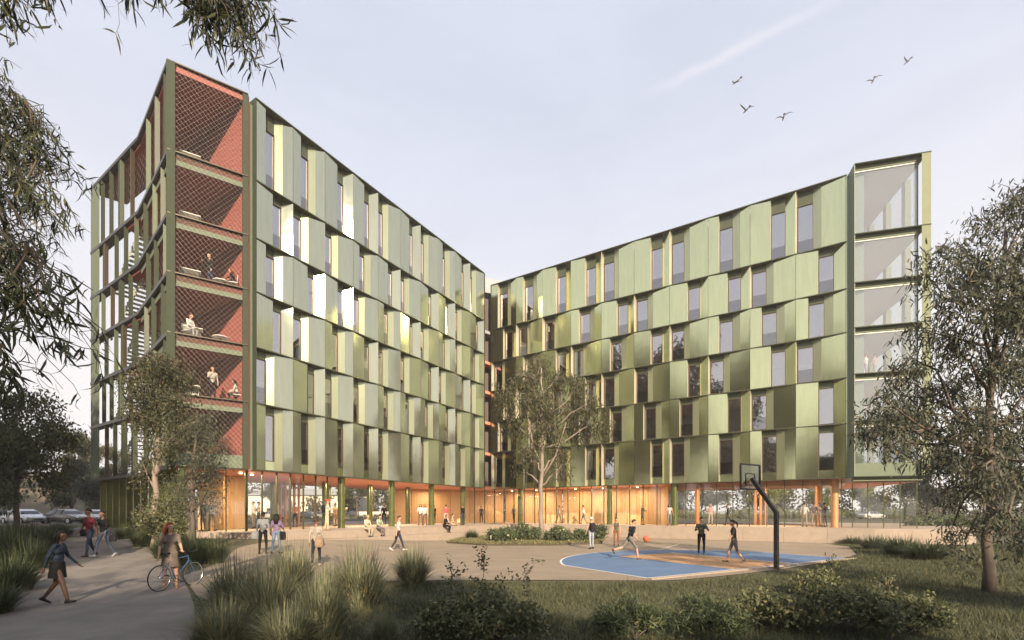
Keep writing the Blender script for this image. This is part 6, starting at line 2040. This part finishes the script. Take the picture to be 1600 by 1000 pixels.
# --- gulls
def gull(label, px, py, dd, span, roll, lift, head, bendk=0.5):
    c = W(px, py, dd)
    t = thing('gull', label, 'bird', tuple(c), R(head), 'gulls in the sky')
    t.scale = (0.82, 0.82, 0.82)
    mb = MB()
    mb.tube([(0, -0.30, 0.0), (0, -0.2, 0.0), (0, -0.05, -0.01), (0, 0.12, 0.0), (0, 0.24, 0.02), (0, 0.30, 0.02), (0, 0.36, 0.01)], [0.015, 0.035, 0.06, 0.055, 0.038, 0.03, 0.006], n=10)
    mb.build('body', 'bird_white', t, smooth=True, local=True)
    MB().prism([(-0.05, -0.28), (0.05, -0.28), (0.09, -0.46), (-0.09, -0.46)], -0.008, 0.008).build('tail', 'bird_grey', t, local=True)
    for s in (-1, 1):
        k = bendk if s > 0 else bendk * 0.9
        pts = [(0, 0.05, 0.03, 0.13), (0.28 * span, 0.08, 0.03 + lift * 0.7, 0.12), (0.62 * span, 0.02, 0.03 + lift * (1 - k * 0.2), 0.08), (span, -0.16, 0.03 + lift * (1 - k), 0.02)]
        if roll and s < 0: pts = [(a, b, c2 - roll * a, w) for (a, b, c2, w) in pts]
        if roll and s > 0: pts = [(a, b, c2 + roll * a, w) for (a, b, c2, w) in pts]
        vs, fs = [], []
        for (a, b, z, w) in pts:
            vs += [(s * a, b + w / 2, z), (s * a, b - w / 2, z), (s * a, b - w * 0.1, z + 0.015)]
        for i in range(3):
            for j in range(3):
                fs.append((i * 3 + j, i * 3 + (j + 1) % 3, i * 3 + 3 + (j + 1) % 3, i * 3 + 3 + j))
        fs += [(0, 1, 2), (9, 10, 11)]
        MB().add(vs, fs).build('wing', 'bird_grey', t, local=True)
    return t
gull('gull gliding with tilted wings, leftmost and highest on the left', 1151, 127, 30, 0.72, 0.55, -0.05, 30, 1.0)
gull('gull with raised wings below the tilted one', 1166, 172, 30, 0.72, 0.12, 0.30, 15, 0.2)
gull('gull with arched wings, lowest of the five', 1224, 184, 30, 0.66, 0.2, 0.28, -20, 1.2)
gull('gull with arched wings on the right', 1364, 126, 33, 0.66, 0.2, 0.26, -20, 1.2)
gull('small gull with raised wings, farthest right', 1418, 96, 36, 0.52, 0.12, 0.34, 10, 0.1)

# --- balcony furniture
def table(label, p, rz, w=1.0, d_=0.6, h=0.74, top='furn_white', group='balcony tables'):
    t = thing('table', label, 'table', tuple(p), rz, group)
    MB().box((0, 0, h - 0.02), (w, d_, 0.04)).build('table_top', top, t, local=True)
    for sx in (-1, 1):
        for sy in (-1, 1):
            MB().tube([(sx * (w / 2 - 0.06), sy * (d_ / 2 - 0.06), 0), (sx * (w / 2 - 0.06), sy * (d_ / 2 - 0.06), h - 0.041)], 0.02, n=6).build('leg', 'black_metal', t, local=True)
    MB().box((0, d_ / 2 - 0.04, h * 0.62), (w - 0.16, 0.02, h * 0.6)).build('modesty_panel', top, t, local=True)
    return t
def chair(label, p, rz, group='balcony chairs'):
    t = thing('chair', label, 'chair', tuple(p), rz, group)
    MB().box((0, 0, 0.44), (0.44, 0.44, 0.035)).build('seat', 'furn_white', t, local=True)
    MB().box((0, -0.21, 0.70), (0.42, 0.025, 0.30)).build('backrest', 'furn_white', t, local=True)
    for sx in (-1, 1):
        for sy in (-1, 1):
            MB().tube([(sx * 0.19, sy * 0.19, 0), (sx * 0.18, sy * 0.18, 0.422)], 0.012, n=6).build('leg', 'black_metal', t, local=True)
        MB().tube([(sx * 0.19, -0.2, 0.46), (sx * 0.19, -0.215, 0.60)], 0.012, n=6).build('back_post', 'black_metal', t, local=True)
    return t
ORD = ['top', 'second', 'third', 'fourth', 'fifth', 'lowest']
for k in range(6):
    table('white desk at the left end of the %s balcony' % ORD[k], on_deck(297 + (4 if k == 3 else 0), 1.2, FL[k]), R(33), w=0.95)
    chair('white chair beside the desk on the %s balcony' % ORD[k], on_deck(283, 1.5, FL[k]), R(33 + 70))
    if k in (2, 4):
        chair('white chair under the seated person on the %s balcony' % ORD[k], on_deck(366 if k == 2 else 371, 0.78, FL[k]), R(110 if k == 2 else 120))
def round_table(label, p):
    t = thing('round_table', label, 'table', tuple(p), 0, 'round balcony tables')
    MB().tube([(0, 0, 0.40), (0, 0, 0.44)], 0.42, n=24).build('table_top', 'furn_white', t, local=True)
    MB().tube([(0, 0, 0.02), (0, 0, 0.40)], 0.03, n=10).build('pedestal', 'black_metal', t, local=True)
    MB().tube([(0, 0, 0.0), (0, 0, 0.02)], 0.24, n=20).build('base', 'black_metal', t, local=True)
for k in (2, 3):
    round_table('low round table on the %s balcony' % ORD[k], on_deck(345, 0.9, FL[k]))
chair('white chair under the person bent over the desk on the fourth balcony', on_deck(294, 0.88, FL[3]), R(-100))
# ================================================================== HAZE
hz = MB()
hz.box((0, 55, 27.0), (420, 290, 60.0))
hm = bpy.data.materials.new('haze_air'); hm.use_nodes = True
hn = hm.node_tree
hn.nodes.clear()
ho = hn.nodes.new('ShaderNodeOutputMaterial')
hv = hn.nodes.new('ShaderNodeVolumePrincipled')
hv.inputs['Color'].default_value = (0.95, 0.93, 0.90, 1)
hv.inputs['Density'].default_value = 0.0011
hv.inputs['Anisotropy'].default_value = 0.1
hn.links.new(hv.outputs['Volume'], ho.inputs['Volume'])
hm.cycles.homogeneous_volume = True
MATS['haze_air'] = hm
hz.build('haze', 'haze_air', None, kind='stuff', label='thin evening haze in the air over the whole place', category='haze')
